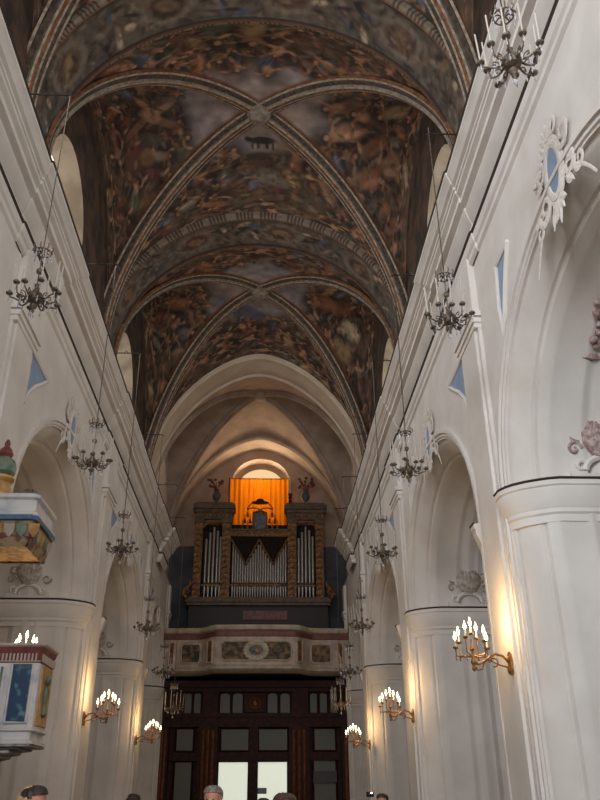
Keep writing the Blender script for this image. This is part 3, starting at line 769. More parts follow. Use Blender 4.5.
# bishop's crest standing on the frieze: shield, broad hat, knotted cords
cr = thing('crest', 'grey shield with a wide black hat and knotted cords before the orange curtain', 'crest', (ox(258.3), OY + .2, oz(530)))
sh = MB().use('shield'); poly = [(-.34, .95), (-.36, .4), (-.25, .12), (0, -.02), (.25, .12), (.36, .4), (.34, .95), (.12, 1.03), (-.12, 1.03)]
sh.poly_prism(poly, lambda p: (p[0], -.06, p[1]), lambda p: (p[0], .06, p[1])); sh.build('shield', None, cr)
sb = MB().use('gilt'); sb.tube([(p[0], -.07, p[1]) for p in poly + poly[:1]], .035, 6); sb.build('shield_border', None, cr)
ht = MB().use('black'); ht.lathe([(.05, 1.45), (.42, 1.47), (.44, 1.52), (.22, 1.56), (.17, 1.68), (.05, 1.72)], (0, 0, 0), 16, 1, .5); ht.build('hat', None, cr)
for sg in (-1, 1):
    cd = MB().use('gilt')
    cd.tube([(sg * (.2 + .45 * math.sin(t)), -.05, 1.45 - .12 * t + .12 * math.cos(t * 2)) for t in [i * .4 for i in range(14)]], .03, 6)
    for lv in range(3):
        for q in range(lv + 1):
            x = sg * (.62 + (q - lv / 2) * .26); z = .95 - lv * .34
            cd.tube([(x, -.04, z + .28), (x, -.04, z)], .018, 5)
            cd.lathe([(.02, z - .2), (.08, z - .2), (.05, z - .05), (.055, z), (.02, z + .03)], (x, -.04, 0), 8)
    cd.build('cord_with_tassels', None, cr)
# urns of red flowers on the side towers, tall candle beside the curtain
urn0 = None
for px, lb in ((212.2, 'grey urn of dark red flowers on the left organ tower'), (306.5, 'grey urn of dark red flowers on the right organ tower')):
    u = thing('flower_urn', lb, 'urn', (ox(px), OY + .15, oz(503.5)), group='urns on the organ')
    b = MB().use('urn'); b.lathe([(.17, 0), (.17, .06), (.07, .1), (.07, .16), (.2, .32), (.24, .45), (.19, .62), (.12, .7), (.16, .76)], (0, 0, 0), 14); b.build('vase', None, u)
    fl_ = MB().use('lilac')
    for k in range(16):
        a = rnd.uniform(0, 2 * PI); l = rnd.uniform(.25, .55); tip = (l * .9 * math.cos(a), .25 * math.sin(a), .8 + rnd.uniform(.2, .62))
        fl_.tube([(0, 0, .7), (tip[0] * .4, tip[1] * .4, .7 + (tip[2] - .7) * .6), tip], [.015, .012, .01], 4)
        fl_.ball(tip, .085, .07, .065, 7, 5)
    fl_.build('flowers', None, u)
cs = thing('candlestick', 'tall white candle on a turned dark stand right of the orange curtain', 'candlestick', (ox(290.3), OY + .2, oz(503.5)))
b = MB().use('case_dark'); b.lathe([(.15, 0), (.15, .05), (.05, .1), (.1, .22), (.05, .32), (.12, .42), (.06, .5), (.11, .58), (.1, .62)], (0, 0, 0), 12); b.build('base', None, cs)
b = MB().use('candle'); b.lathe([(.055, .62), (.05, 1.5), (.01, 1.54)], (0, 0, 0), 10); b.build('candle', None, cs)

# ------------------------------------------------------------------ singers' gallery
gal = thing('organ_gallery', 'curved marble gallery parapet with painted panels below the organ', 'gallery', (0, 0, 0))
GX0, GX1 = XL + .02, XR - .02
def gy(x, off=0):
    t = (x - XC) / 4.1; a = abs(t)
    if a < .42: b = 1.0
    elif a < .62: b = .5 + .5 * math.cos((a - .42) / .2 * PI)
    else: b = 0
    return 36.25 - .75 * b * (1 - .3 * t * t) - .15 * (1 - t * t) - off
def gal_strip(name, m, prof, x0=GX0, x1=GX1, n=70, parent=gal):
    xs = [x0 + (x1 - x0) * i / n for i in range(n + 1)]
    mb = MB().use(m); mb.grid([[(x, gy(x, o_), z) for o_, z in prof] for x in xs])
    return mb.build(name, None, parent)
gal_strip('lower_moulding', 'cream_marble', [(-.4, 6.46), (-.1, 6.50), (.05, 6.55), (.16, 6.62), (.16, 6.68), (.08, 6.74), (.02, 6.80)])
gal_strip('parapet', 'pink_marble', [(.02, 6.80), (.02, 7.96)])
gal_strip('red_band', 'red_marble', [(.02, 7.96), (.08, 7.98), (.08, 8.17), (.02, 8.19)])
gal_strip('handrail', 'cream_marble', [(.02, 8.19), (.16, 8.25), (.2, 8.34), (.16, 8.44), (-.25, 8.46)])
gal_strip('parapet_back', 'case_dark', [(-.25, 8.46), (-.3, 6.9), (-.3, 6.46), (-3.2, 6.46)])
gal_strip('gallery_floor', 'case_dark', [(-.3, 6.95), (-3.2, 6.95)])
def gal_panel(name, px0, px1, z0, z1, m, r=.12, frame='cream_marble'):
    x0 = -.27 + (px0 - 258) * .0443; x1 = -.27 + (px1 - 258) * .0443
    n = 20; mb = MB().use(m)
    rows = []
    for i in range(n + 1):
        x = x0 + (x1 - x0) * i / n
        e = min(i, n - i) / n * (x1 - x0); q = r - math.sqrt(max(0, r * r - max(0, r - e) ** 2)) if e < r else 0
        rows.append([(x, gy(x, .035), z0 + q), (x, gy(x, .035), z1 - q)])
    mb.grid(rows)
    o = mb.build(name, None, gal)
    fr = MB().use(frame); fr.tube([p[0] for p in rows] + [p[1] for p in rows[::-1]] + [rows[0][0]], .045, 6)
    fr.build('frame', None, o)
    return o
gal_panel('painted_panel', 182, 201, 6.96, 7.76, 'panel_paint'); gal_panel('painted_panel', 222, 291, 6.96, 7.76, 'panel_paint'); gal_panel('painted_panel', 311, 331, 6.96, 7.76, 'panel_paint')
for px in (172.5, 211, 299, 340.5): gal_panel('inlaid_strip', px - 2.6, px + 2.6, 6.9, 7.84, 'rib_ochre', .02)
em = MB().use('cream_marble'); ex = -.34; ey = gy(ex, .08); ez = 7.36
for k in range(18):
    a = 2 * PI * k / 18; em.ball((ex + .46 * math.cos(a), ey, ez + .36 * math.sin(a)), .12, .07, .09, 8, 5)
em.tube([(ex + .34 * math.cos(t), ey - .02, ez + .26 * math.sin(t)) for t in [i * 2 * PI / 24 for i in range(25)]], .04, 6)
em.use('dark_marble'); em.add([(ex + .33 * math.cos(2 * PI * k / 24), ey + .02, ez + .25 * math.sin(2 * PI * k / 24)) for k in range(24)], [tuple(range(24))])
em.use('orange_marble'); em.ball((ex + .04, ey - .02, ez), .13, .04, .12, 10, 6); em.use('blue_stripe'); em.ball((ex - .16, ey - .02, ez + .02), .08, .03, .1, 8, 5)
em.build('emblem', None, gal)

# ------------------------------------------------------------------ wooden vestibule under the gallery
VY = 36.85
ves = thing('wooden_vestibule', 'dark wooden entrance vestibule with glazed doors under the gallery', 'vestibule', (0, 0, 0))
def vx(px): return -.27 + (px - 258) * .0455
def vzp(py): return float(np.interp(py, [680, 690, 700, 712, 725, 740, 751, 760, 780, 803], [6.3, 5.9, 5.48, 4.98, 4.46, 3.87, 3.43, 3.1, 2.35, 1.5]))
def vbox(mb, x0, x1, y0, y1, a=-.05, b=.25): return mb.box(vx(x0), vx(x1), VY + a, VY + b, vzp(y1) if y1 < 803 else 0, vzp(y0))
back = MB().use('wood'); back.quad((XL, VY + .2, 0), (XR, VY + .2, 0), (XR, VY + .2, 6.34), (XL, VY + .2, 6.34)); back.build('back_panel', None, ves)
mb = MB().use('wood'); vbox(mb, 164, 353, 680, 687, -.25, .3); vbox(mb, 166, 351, 687, 691, -.12, .3); mb.build('cornice', None, ves)
mb = MB().use('wood'); vbox(mb, 165, 352, 712, 716, -.1); vbox(mb, 165, 352, 716, 724, -.04); vbox(mb, 165, 352, 724, 726, -.12); mb.build('upper_rail', None, ves)
mb = MB().use('wood'); vbox(mb, 178, 336, 751, 760, -.03); mb.build('middle_rail', None, ves)
for a, b in ((164, 172), (203.5, 206), (278, 298 - 9.5), (337.5, 353)):
    pass
def pilaster(x0, x1, y0, y1, flutes=True, m='wood_light'):
    mb = MB().use('wood'); vbox(mb, x0, x1, y0, y1, -.14)
    mb.use(m)
    for k in range(3):
        x = vx(x0) + (vx(x1) - vx(x0)) * (k + 1) / 4
        mb.tube([(x, VY - .15, max(.3, vzp(min(y1, 803)) + .1) if y1 < 803 else .3), (x, VY - .15, vzp(y0) - .12)], .07, 8)
    mb.build('pilaster', None, ves)
for x0, x1 in ((163, 176), (203.5, 221.5), (288.5, 308), (338, 354)):
    pilaster(x0, x1, 726, 803)
for x0, x1 in ((206, 220.5), (291.5, 307), (163, 170), (346, 354)):
    mb = MB().use('wood'); vbox(mb, x0, x1, 691, 712, -.1); mb.build('panel_post', None, ves)
def arched_pane(x0, x1, y0, y1):
    X0_, X1_, z0, z1 = vx(x0), vx(x1), vzp(y1), vzp(y0); xm = (X0_ + X1_) / 2; hw_ = (X1_ - X0_) / 2
    pts = [(X0_, z0), (X1_, z0)] + [(xm + hw_ * math.cos(PI * k / 10), z1 - hw_ * .6 + hw_ * .6 * math.sin(PI * k / 10)) for k in range(11)]
    mb = MB().use('pane_dim'); mb.poly_prism(pts, lambda p: (p[0], VY + .12, p[1]), lambda p: (p[0], VY + .16, p[1])); o = mb.build('arched_pane', None, ves)
    fr = MB().use('wood'); fr.tube([(p[0], VY + .1, p[1]) for p in pts + pts[:1]], .03, 6); fr.build('frame', None, o)
for a, b in ((222, 232.4), (234, 244.6), (267.6, 278), (279.8, 290), (188, 195.6), (197, 204.4), (308.5, 316.2), (318, 325.8), (328, 335.6)): arched_pane(a, b, 691.5, 711.8)
mb = MB().use('wood'); vbox(mb, 246, 266, 692.5, 711, .02); mb.use('wood_light'); mb.tube([(vx(256) + .22 * math.cos(t), VY, vzp(702) + .22 * math.sin(t)) for t in [i * PI / 8 for i in range(17)]], .05, 6)
mb.ball((vx(256), VY, vzp(702)), .12, .06, .16); mb.build('carved_crest', None, ves)
def pane(x0, x1, y0, y1, m, nm='pane'):
    mb = MB().use(m); vbox(mb, x0, x1, y0, y1, .1, .14); o = mb.build(nm, None, ves)
    fr = MB().use('wood')
    xa, xb, za, zb = vx(x0), vx(x1), (vzp(y1) if y1 < 803 else .25), vzp(y0)
    fr.tube([(xa, VY + .08, za), (xb, VY + .08, za), (xb, VY + .08, zb), (xa, VY + .08, zb), (xa, VY + .08, za)], .05, 4); fr.build('frame', None, o)
pane(224, 251, 727, 750, 'pane_dim', 'transom_pane'); pane(259.5, 287.5, 727, 750, 'pane_dim', 'transom_pane'); pane(182, 199, 727, 750, 'pane_dim', 'transom_pane'); pane(312, 333, 727, 750, 'pane_dim', 'transom_pane')
mb = MB().use('wood'); vbox(mb, 251, 259.5, 726, 803, -.08); mb.build('door_stile', None, ves)
pane(182, 199, 761, 804, 'pane_dim', 'side_pane'); pane(311, 333, 757, 804, 'pane_dim', 'side_pane')
for a, b in ((223, 250.5), (259.5, 287)):
    d = MB().use('wood'); vbox(d, a - 1.5, b + 1.5, 759, 761.5, -.02, .15); vbox(d, a - 1.5, a + .3, 759, 804, -.02, .15); vbox(d, b - .3, b + 1.5, 759, 804, -.02, .15); d.box(vx(a), vx(b), VY - .02, VY + .15, 0, .5)
    dd = d.build('door_leaf', None, ves)
    g = MB().use('daylit_door'); g.box(vx(a), vx(b), VY + .09, VY + .12, .5, vzp(761)); g.build('door_glass', None, dd)
    h = MB().use('brass'); hx = vx(b - .5 if a < 240 else a + .5); h.tube([(hx, VY - .06, 1.0), (hx, VY - .1, 1.05), (hx, VY - .1, 1.25), (hx, VY - .06, 1.3)], .015, 6); h.build('handle', None, dd)
nb = tag(MB().use('sign').box(vx(311), vx(333), VY - .04, VY - .005, vzp(783), vzp(771)).build('notice_board'), 'dark notice board across the right side pane of the vestibule', 'notice board')
# small lit statue lamps either side of the vestibule are left to the chandeliers

# ------------------------------------------------------------------ stucco cartouches
def spiral(mb, c, r0, turns, sg, ax, r=.03, n=22, start=0):
    """scroll in the plane spanned by ax and z"""
    ax = Vector(ax); pts = []; rr = []
    for i in range(n + 1):
        t = i / n; a = start + sg * turns * 2 * PI * t; q = r0 * (1 - .85 * t)
        pts.append(Vector(c) + ax * q * math.cos(a) + Vector((0, 0, 1)) * q * math.sin(a)); rr.append(r * (1.2 - .6 * t))
    mb.tube(pts, rr, 6)
def leaf(mb, base, direction, l, w, normal):
    d = Vector(direction).normalized(); nrm = Vector(normal); s_ = d.cross(nrm).normalized(); rows = []
    for i in range(7):
        t = i / 6; ww = w * math.sin(PI * min(1, t * .95 + .05)); p = Vector(base) + d * l * t + nrm * (.10 * l * math.sin(PI * t))
        rows.append([tuple(p - s_ * ww), tuple(p + nrm * .04), tuple(p + s_ * ww)])
    mb.grid([r + [tuple(Vector(q) - nrm * .03) for q in r[::-1]] for r in rows], True)

def keystone(side, yc, zc, s_, label):
    X0 = XL if side < 0 else XR
    t = thing('stucco_cartouche', label, 'cartouche', (X0 - side * .03, yc, zc), group='stucco cartouches on the arch crowns')
    n = Vector((-side, 0, 0)); ax = Vector((0, 1, 0)); rr = random.Random(int(yc * 10))
    b = MB().use('blue'); pts = [(.25 * s_ * math.cos(2 * PI * k / 20), .44 * s_ * math.sin(2 * PI * k / 20)) for k in range(20)]
    b.poly_prism(pts, lambda p: (-side * .10, p[0], p[1]), lambda p: (side * .05, p[0], p[1])); b.build('blue_oval', None, t)
    f = MB().use('stucco'); f.tube([(-side * .12, 1.12 * p[0], 1.1 * p[1]) for p in pts + pts[:1]], .07 * s_, 7)
    f.tube([(-side * .06, 1.4 * p[0], 1.34 * p[1]) for p in pts + pts[:1]], .06 * s_, 6); f.build('oval_frame', None, t)
    w = MB().use('stucco')
    for sg in (-1, 1):
        spiral(w, (-side * .1, sg * .5 * s_, .30 * s_), .26 * s_, 1.3, sg, ax, .06 * s_); spiral(w, (-side * .1, sg * .52 * s_, -.34 * s_), .28 * s_, 1.3, -sg, ax, .06 * s_)
        spiral(w, (-side * .08, sg * .86 * s_, -.55 * s_), .2 * s_, 1.2, sg, ax, .05 * s_, start=1)
        spiral(w, (-side * .1, sg * .22 * s_, .68 * s_), .2 * s_, 1.2, -sg, ax, .05 * s_)
        w.tube([(-side * .07, sg * (.4 + .14 * i) * s_, (-.45 - .02 * i * i) * s_) for i in range(7)], [.06 * s_ - .006 * i for i in range(7)], 6)
    w.build('scrollwork', None, t)
    def lf(*a):
        l = MB().use('stucco'); leaf(l, *a); l.build('leaf', None, t)
    for k in range(16):
        a = rr.uniform(0, 2 * PI); r0 = .5 * s_
        lf((-side * .08, r0 * math.cos(a), r0 * 1.2 * math.sin(a)), (0, math.cos(a + rr.uniform(-.6, .6)), math.sin(a)), rr.uniform(.22, .42) * s_, .08 * s_, n)
    for k in range(5): lf((-side * .1, 0, .6 * s_), (0, math.sin((k - 2) * .45), math.cos((k - 2) * .45)), .36 * s_, .08 * s_, n)
    for k in range(5): lf((-side * .1, 0, -.55 * s_), (0, math.sin((k - 2) * .5), -math.cos((k - 2) * .5)), .34 * s_, .08 * s_, n)
    t.scale = (.2, .85, .85)
    return t
for side, sn in ((-1, 'left'), (1, 'right')):
    for k, (yc, hw, rise) in enumerate(ARCHES):
        if side < 0 and k == 0: continue
        z = IMP[side] + rise + (.66 if k < 3 else .4)
        nm = {0: 'nearest the camera', 1: 'second from the camera' if side > 0 else 'nearest the camera', 2: 'third from the camera' if side > 0 else 'second from the camera', 3: 'closest to the organ gallery'}[k]
        keystone(side, yc - .2, z, 1.0 if k < 3 else .7, 'white stucco cartouche with blue oval on the %s arcade arch %s' % (sn, nm))

def vase_stucco(side, pc_jamb, zc, m, label, d=1.35, tall=1.0):
    """vase of flowers in stucco on a scrolled pedestal, on the arch soffit just above the impost"""
    X0 = (XL if side < 0 else XR) + side * d
    t = thing('stucco_flower_vase', label, 'stucco relief', (X0, pc_jamb, zc), group='stucco vases above the imposts')
    rr = random.Random(int(pc_jamb * 7 + side)); n = Vector((0, -1, 0)); ax = Vector((1, 0, 0))
    p = MB().use('plaster')
    p.box(-.62, .62, -.10, .0, 0, .07); p.box(-.62, -.32, -.09, 0, .07, .14); p.box(.32, .62, -.09, 0, .07, .14)
    p.tube([(-.36 * math.cos(PI * k / 12), -.1, .12 + .26 * math.sin(PI * k / 12)) for k in range(13)], .06, 6)
    for sg in (-1, 1): spiral(p, (sg * .42, -.1, .2), .12, 1.2, -sg, ax, .035)
    p.build('pedestal', None, t)
    b = MB().use(m); b.lathe([(.12, .36), (.2, .42), (.34, .62), (.40, .82), (.34, .98), (.22, 1.04), (.28, 1.1)], (0, -.12, 0), 14, 1, .45)
    for k in range(7):
        a = (k - 3) * .3; b.tube([(.1 * math.sin(a), -.2, .42), (.38 * math.sin(a), -.30 * math.cos(a) - .0, .8), (.26 * math.sin(a), -.25, 1.02)], .03, 5)
    for sg in (-1, 1): spiral(b, (sg * .45, -.1, .82), .17, 1.2, sg, ax, .035); spiral(b, (sg * .5, -.1, .55), .14, 1.2, -sg, ax, .03)
    b.build('vase', None, t)
    f = MB().use(m)
    for k in range(22):
        x = rr.uniform(-.5, .5) * (1 if k < 14 else .5); z = 1.1 + rr.uniform(.0, .9 * tall) * (1 - abs(x)); y = -.1 - rr.uniform(0, .12) + .12 * (z - 1.1)
        y = max(y, -.25)
        f.tube([(x * .3, -.08, 1.05), (x * .8, y + .02, (1.05 + z) / 2 + .05), (x, y, z)], .014, 4)
        f.ball((x, y, z), .07, .05, .06, 7, 5)
        if k % 2: leaf(f, (x * .7, y, z - .12), (x + rr.uniform(-.4, .4), 0, .6), .22, .06, n)
    f.build('flowers', None, t)
    t.scale = (.85, .85, .85)
    return t
def jamb_far(k): return ARCHES[k][0] + ARCHES[k][1]
for side, sn in ((-1, 'left'), (1, 'right')):
    for k in range(4):
        if side < 0 and k == 0: continue
        m = 'stucco_red' if (side > 0 and k == 0) else 'stucco_grey'
        lb = {0: 'reddish stucco flower vase in the nearest right arch, cut by the photo edge', 1: 'grey stucco flower vase above the %s pillar ledge inside the %s arch' % ('second' if side > 0 else 'nearest', sn),
              2: 'small grey stucco flower vase deeper down the %s arcade, above the next pillar ledge' % sn, 3: 'farthest stucco flower vase of the %s arcade, by the organ gallery' % sn}[k]
        vase_stucco(side, jamb_far(k) - .02, IMP[side] + .05, m, lb)
# flower garlands hanging on the far haunch of the arches
def soffit_spray(side, k, ang, d, m, label):
    yc, hw, rise = ARCHES[k]; y = yc + hw * math.cos(ang); z = IMP[side] + rise * math.sin(ang)
    n = Vector((0, -math.cos(ang) * rise, -math.sin(ang) * hw)).normalized()
    X0 = (XL if side < 0 else XR) + side * d
    t = thing('stucco_garland', label, 'stucco relief', (X0, y, z), group='stucco garlands under the arches')
    rr = random.Random(k * 5 + side); tan = Vector((0, n.z, -n.y))
    if tan.z < 0: tan = -tan
    f = MB().use(m)
    for q in range(26):
        a, b = rr.uniform(-.38, .38), rr.uniform(-.6, .6)
        p = Vector((a, 0, 0)) + tan * b + n * rr.uniform(.03, .09)
        f.ball(p, .07, .06, .06, 7, 5)
    f.build('flowers', None, t)
    l = MB().use(m)
    for q in range(14):
        a, b = rr.uniform(-.35, .35), rr.uniform(-.6, .6); p = Vector((a, 0, 0)) + tan * b + n * .05
        leaf(l, p, Vector((rr.uniform(-1, 1), 0, 0)) + tan * rr.uniform(-1, 1), .28, .07, n)
    l.build('leaves', None, t)
soffit_spray(-1, 1, .95, 1.35, 'stucco_red', 'red flower garland under the nearest left arch above the sounding board')
soffit_spray(1, 0, .95, 1.35, 'stucco_red', 'red flower garland under the nearest right arch at the photo edge')

# ------------------------------------------------------------------ pulpit and sounding board (left)
PX0, PX1, PY0, PY1 = XL + .02, -3.22, 12.0, 12.86
pul = thing('pulpit', 'pulpit of coloured marble hanging on the left pillar', 'pulpit', (0, 0, 0))
def ring(o_): return [(PX0, PY0 - o_), (PX1 - .04 + o_ * .6, PY0 - o_), (PX1 + o_, PY0 + .04 - o_ * .6), (PX1 + o_, PY1 - .1 + o_ * .2), (PX1 - .12, PY1 + o_), (PX0, PY1 + o_)]
def pul_ring(mb, prof):
    mb.grid([[(x, y, z) for x, y in ring(o_)] for o_, z in prof])
b = MB().use('white_marble'); pul_ring(b, [(0, 2.46), (0, 3.38)]); b.build('body', None, pul)
b = MB().use('red_marble'); pul_ring(b, [(0, 3.32), (.01, 3.34), (.01, 3.46), (.03, 3.50), (.04, 3.54)]); b.build('red_frieze', None, pul)
b = MB().use('pink_marble')
for k in range(22):
    x = PX0 + .04 + k * (PX1 - PX0 - .1) / 21; b.box(x - .012, x + .012, PY0 - .022, PY0, 3.345, 3.45)
for k in range(14):
    y = PY0 + .06 + k * (PY1 - PY0 - .12) / 13; b.box(PX1, PX1 + .022, y - .012, y + .012, 3.345, 3.45)
b.box(PX0, PX1 + .01, PY0 - .014, PY0, 3.335, 3.35); b.build('frieze_inlay', None, pul)
b = MB().use('pink_marble'); pul_ring(b, [(.04, 3.54), (.06, 3.56), (.06, 3.59), (-.08, 3.60)]); b.build('top_ledge', None, pul)
b = MB().use('white_marble'); pul_ring(b, [(0, 2.46), (.03, 2.44), (.03, 2.42), (-.02, 2.40), (-.02, 2.31), (.03, 2.29), (.03, 2.25)]); b.build('lower_frieze', None, pul)
b = MB().use('dark_marble')
for k in range(9):
    t0, t1 = k / 9, (k + 1) / 9
    def lv(t): return (-.0 - .95 * t ** .9, 2.25 - .55 * t ** 1.3)
    b.use('dark_marble' if k % 2 else 'stucco_grey')
    (o0, z0), (o1, z1) = lv(t0), lv(t1)
    def rg(o_):
        f = 1 + o_ / 1.02
        return [(PX0, (PY0 + PY1) / 2 + (PY0 - (PY0 + PY1) / 2) * max(.1, f)), (PX0 + (PX1 - PX0) * max(.08, f), (PY0 + PY1) / 2 + (PY0 - (PY0 + PY1) / 2) * max(.1, f)), (PX0 + (PX1 - PX0) * max(.08, f), (PY0 + PY1) / 2 + (PY1 - (PY0 + PY1) / 2) * max(.1, f)), (PX0, (PY0 + PY1) / 2 + (PY1 - (PY0 + PY1) / 2) * max(.1, f))]
    b.grid([[(x, y, z0) for x, y in rg(o0)], [(x, y, z0 - .03) for x, y in rg(o0)], [(x, y, z1) for x, y in rg(o1)]])
b.build('console', None, pul)
def front_panel(x0, x1, z0, z1, m, nm, lab=None):
    mb = MB().use(m); mb.box(x0, x1, PY0 - .02, PY0 + .01, z0, z1); o = mb.build(nm, None, pul)
    fr = MB().use('white_marble'); fr.tube([(x0, PY0 - .025, z0), (x1, PY0 - .025, z0), (x1, PY0 - .025, z1), (x0, PY0 - .025, z1), (x0, PY0 - .025, z0)], .02, 6); fr.build('frame', None, o)
    if lab: o['label'] = lab
front_panel(-3.60, -3.30, 2.52, 3.30, 'blue_marble', 'panel', 'blue mottled marble panel')
front_panel(-3.77, -3.70, 2.56, 3.26, 'verde', 'panel', 'narrow dark green panel')
front_panel(-4.30, -3.84, 2.50, 3.30, 'orange_marble', 'panel', 'orange marble panel')
mb = MB().use('yellow_marble'); mb.box(PX1 - .01, PX1 + .02, PY0 + .16, PY1 - .14, 2.5, 3.3); o = mb.build('panel', None, pul); o['label'] = 'yellow marble panel'
fg = MB().use('verde'); ym = (PY0 + PY1) / 2
fg.lathe([(.03, 2.62), (.09, 2.66), (.06, 2.8), (.1, 2.9), (.08, 3.0), (.03, 3.06)], (PX1 + .03, ym, 0), 8, .5, 1); fg.ball((PX1 + .04, ym, 3.13), .05, .06, .07); fg.build('carved_figure', None, o)

SX1, SY0, SY1 = -3.44, 11.45, 12.58
sbd = thing('sounding_board', 'painted sounding board canopy above the pulpit', 'canopy', (0, 0, 0))
def sring(o_, c=.05): return [(XL + .02, SY0 - o_), (SX1 - c + o_ * .3, SY0 - o_), (SX1 + o_, SY0 + c - o_ * .3), (SX1 + o_, SY1 - c), (SX1 - c, SY1 + o_), (XL + .02, SY1 + o_)]
def s_ring(mb, prof): mb.grid([[(x, y, z) for x, y in sring(o_)] for o_, z in prof])
b = MB().use('blue_stripe'); s_ring(b, [(.02, 5.27), (.05, 5.28), (.05, 5.34), (.01, 5.35)]); b.build('blue_stripe', None, sbd)
b = MB().use('white_marble'); s_ring(b, [(.01, 5.35), (.03, 5.36), (.03, 5.40), (-.02, 5.43), (-.02, 5.60), (.03, 5.63), (.03, 5.68), (-.1, 5.74), (-.35, 5.80)]); b.build('frieze', None, sbd)
b = MB().use('valance'); s_ring(b, [(0, 5.27), (-.01, 5.22), (-.04, 5.02), (-.10, 4.90)]); b.build('valance', None, sbd)
for k in range(6):
    x = XL + .12 + k * .18
    o = MB().use(('pink_marble', 'verde', 'yellow_marble')[k % 3])
    o.poly_prism([(x - .08, 5.22), (x + .08, 5.22), (x + .07, 5.1), (x, 5.02), (x - .07, 5.1)], lambda p: (p[0], SY0 - .03 + (5.27 - p[1]) * .2, p[1]), lambda p: (p[0], SY0 + .01 + (5.27 - p[1]) * .2, p[1]))
    o.build('valance_lappet', None, sbd)
for k in range(5):
    y = SY0 + .2 + k * .2
    o = MB().use(('verde', 'pink_marble', 'yellow_marble')[k % 3])
    o.poly_prism([(y - .08, 5.22), (y + .08, 5.22), (y + .07, 5.1), (y, 5.02), (y - .07, 5.1)], lambda p: (SX1 + .02 - (5.27 - p[1]) * .2, p[0], p[1]), lambda p: (SX1 - .02 - (5.27 - p[1]) * .2, p[0], p[1]))
    o.build('valance_lappet', None, sbd)
b = MB().use('red_marble'); b.tube([(XL + .05 + .95 * k / 20, SY0 - .02 + .07, 5.09 - .05 * math.sin(PI * k / 10) ** 2) for k in range(21)], .02, 5)
b.tube([(XL + .05 + .95 * k / 20, SY0 + .05, 5.02 + .05 * math.sin(PI * k / 10) ** 2) for k in range(21)], .02, 5); b.build('painted_swag', None, sbd)
b = MB().use('valance'); b.quad((XL + .02, SY0 + .11, 4.93), (SX1 - .11, SY0 + .11, 4.93), (SX1 - .11, SY1 - .11, 4.93), (XL + .02, SY1 - .11, 4.93)); b.build('soffit', None, sbd)
b = MB().use('yellow_marble'); b.lathe([(.30, 5.76), (.28, 5.84), (.17, 5.92), (.15, 6.06), (.2, 6.12), (.2, 6.16)], (-4.22, 12.0, 0), 12); b.build('dome_base', None, sbd)
b = MB().use('verde'); b.lathe([(.12, 6.16), (.19, 6.24), (.2, 6.36), (.15, 6.46), (.1, 6.5)], (-4.22, 12.0, 0), 12); b.use('red_marble'); b.lathe([(.08, 6.5), (.12, 6.56), (.09, 6.64), (.04, 6.7), (.05, 6.75), (.02, 6.82)], (-4.22, 12.0, 0), 10); b.build('finial', None, sbd)

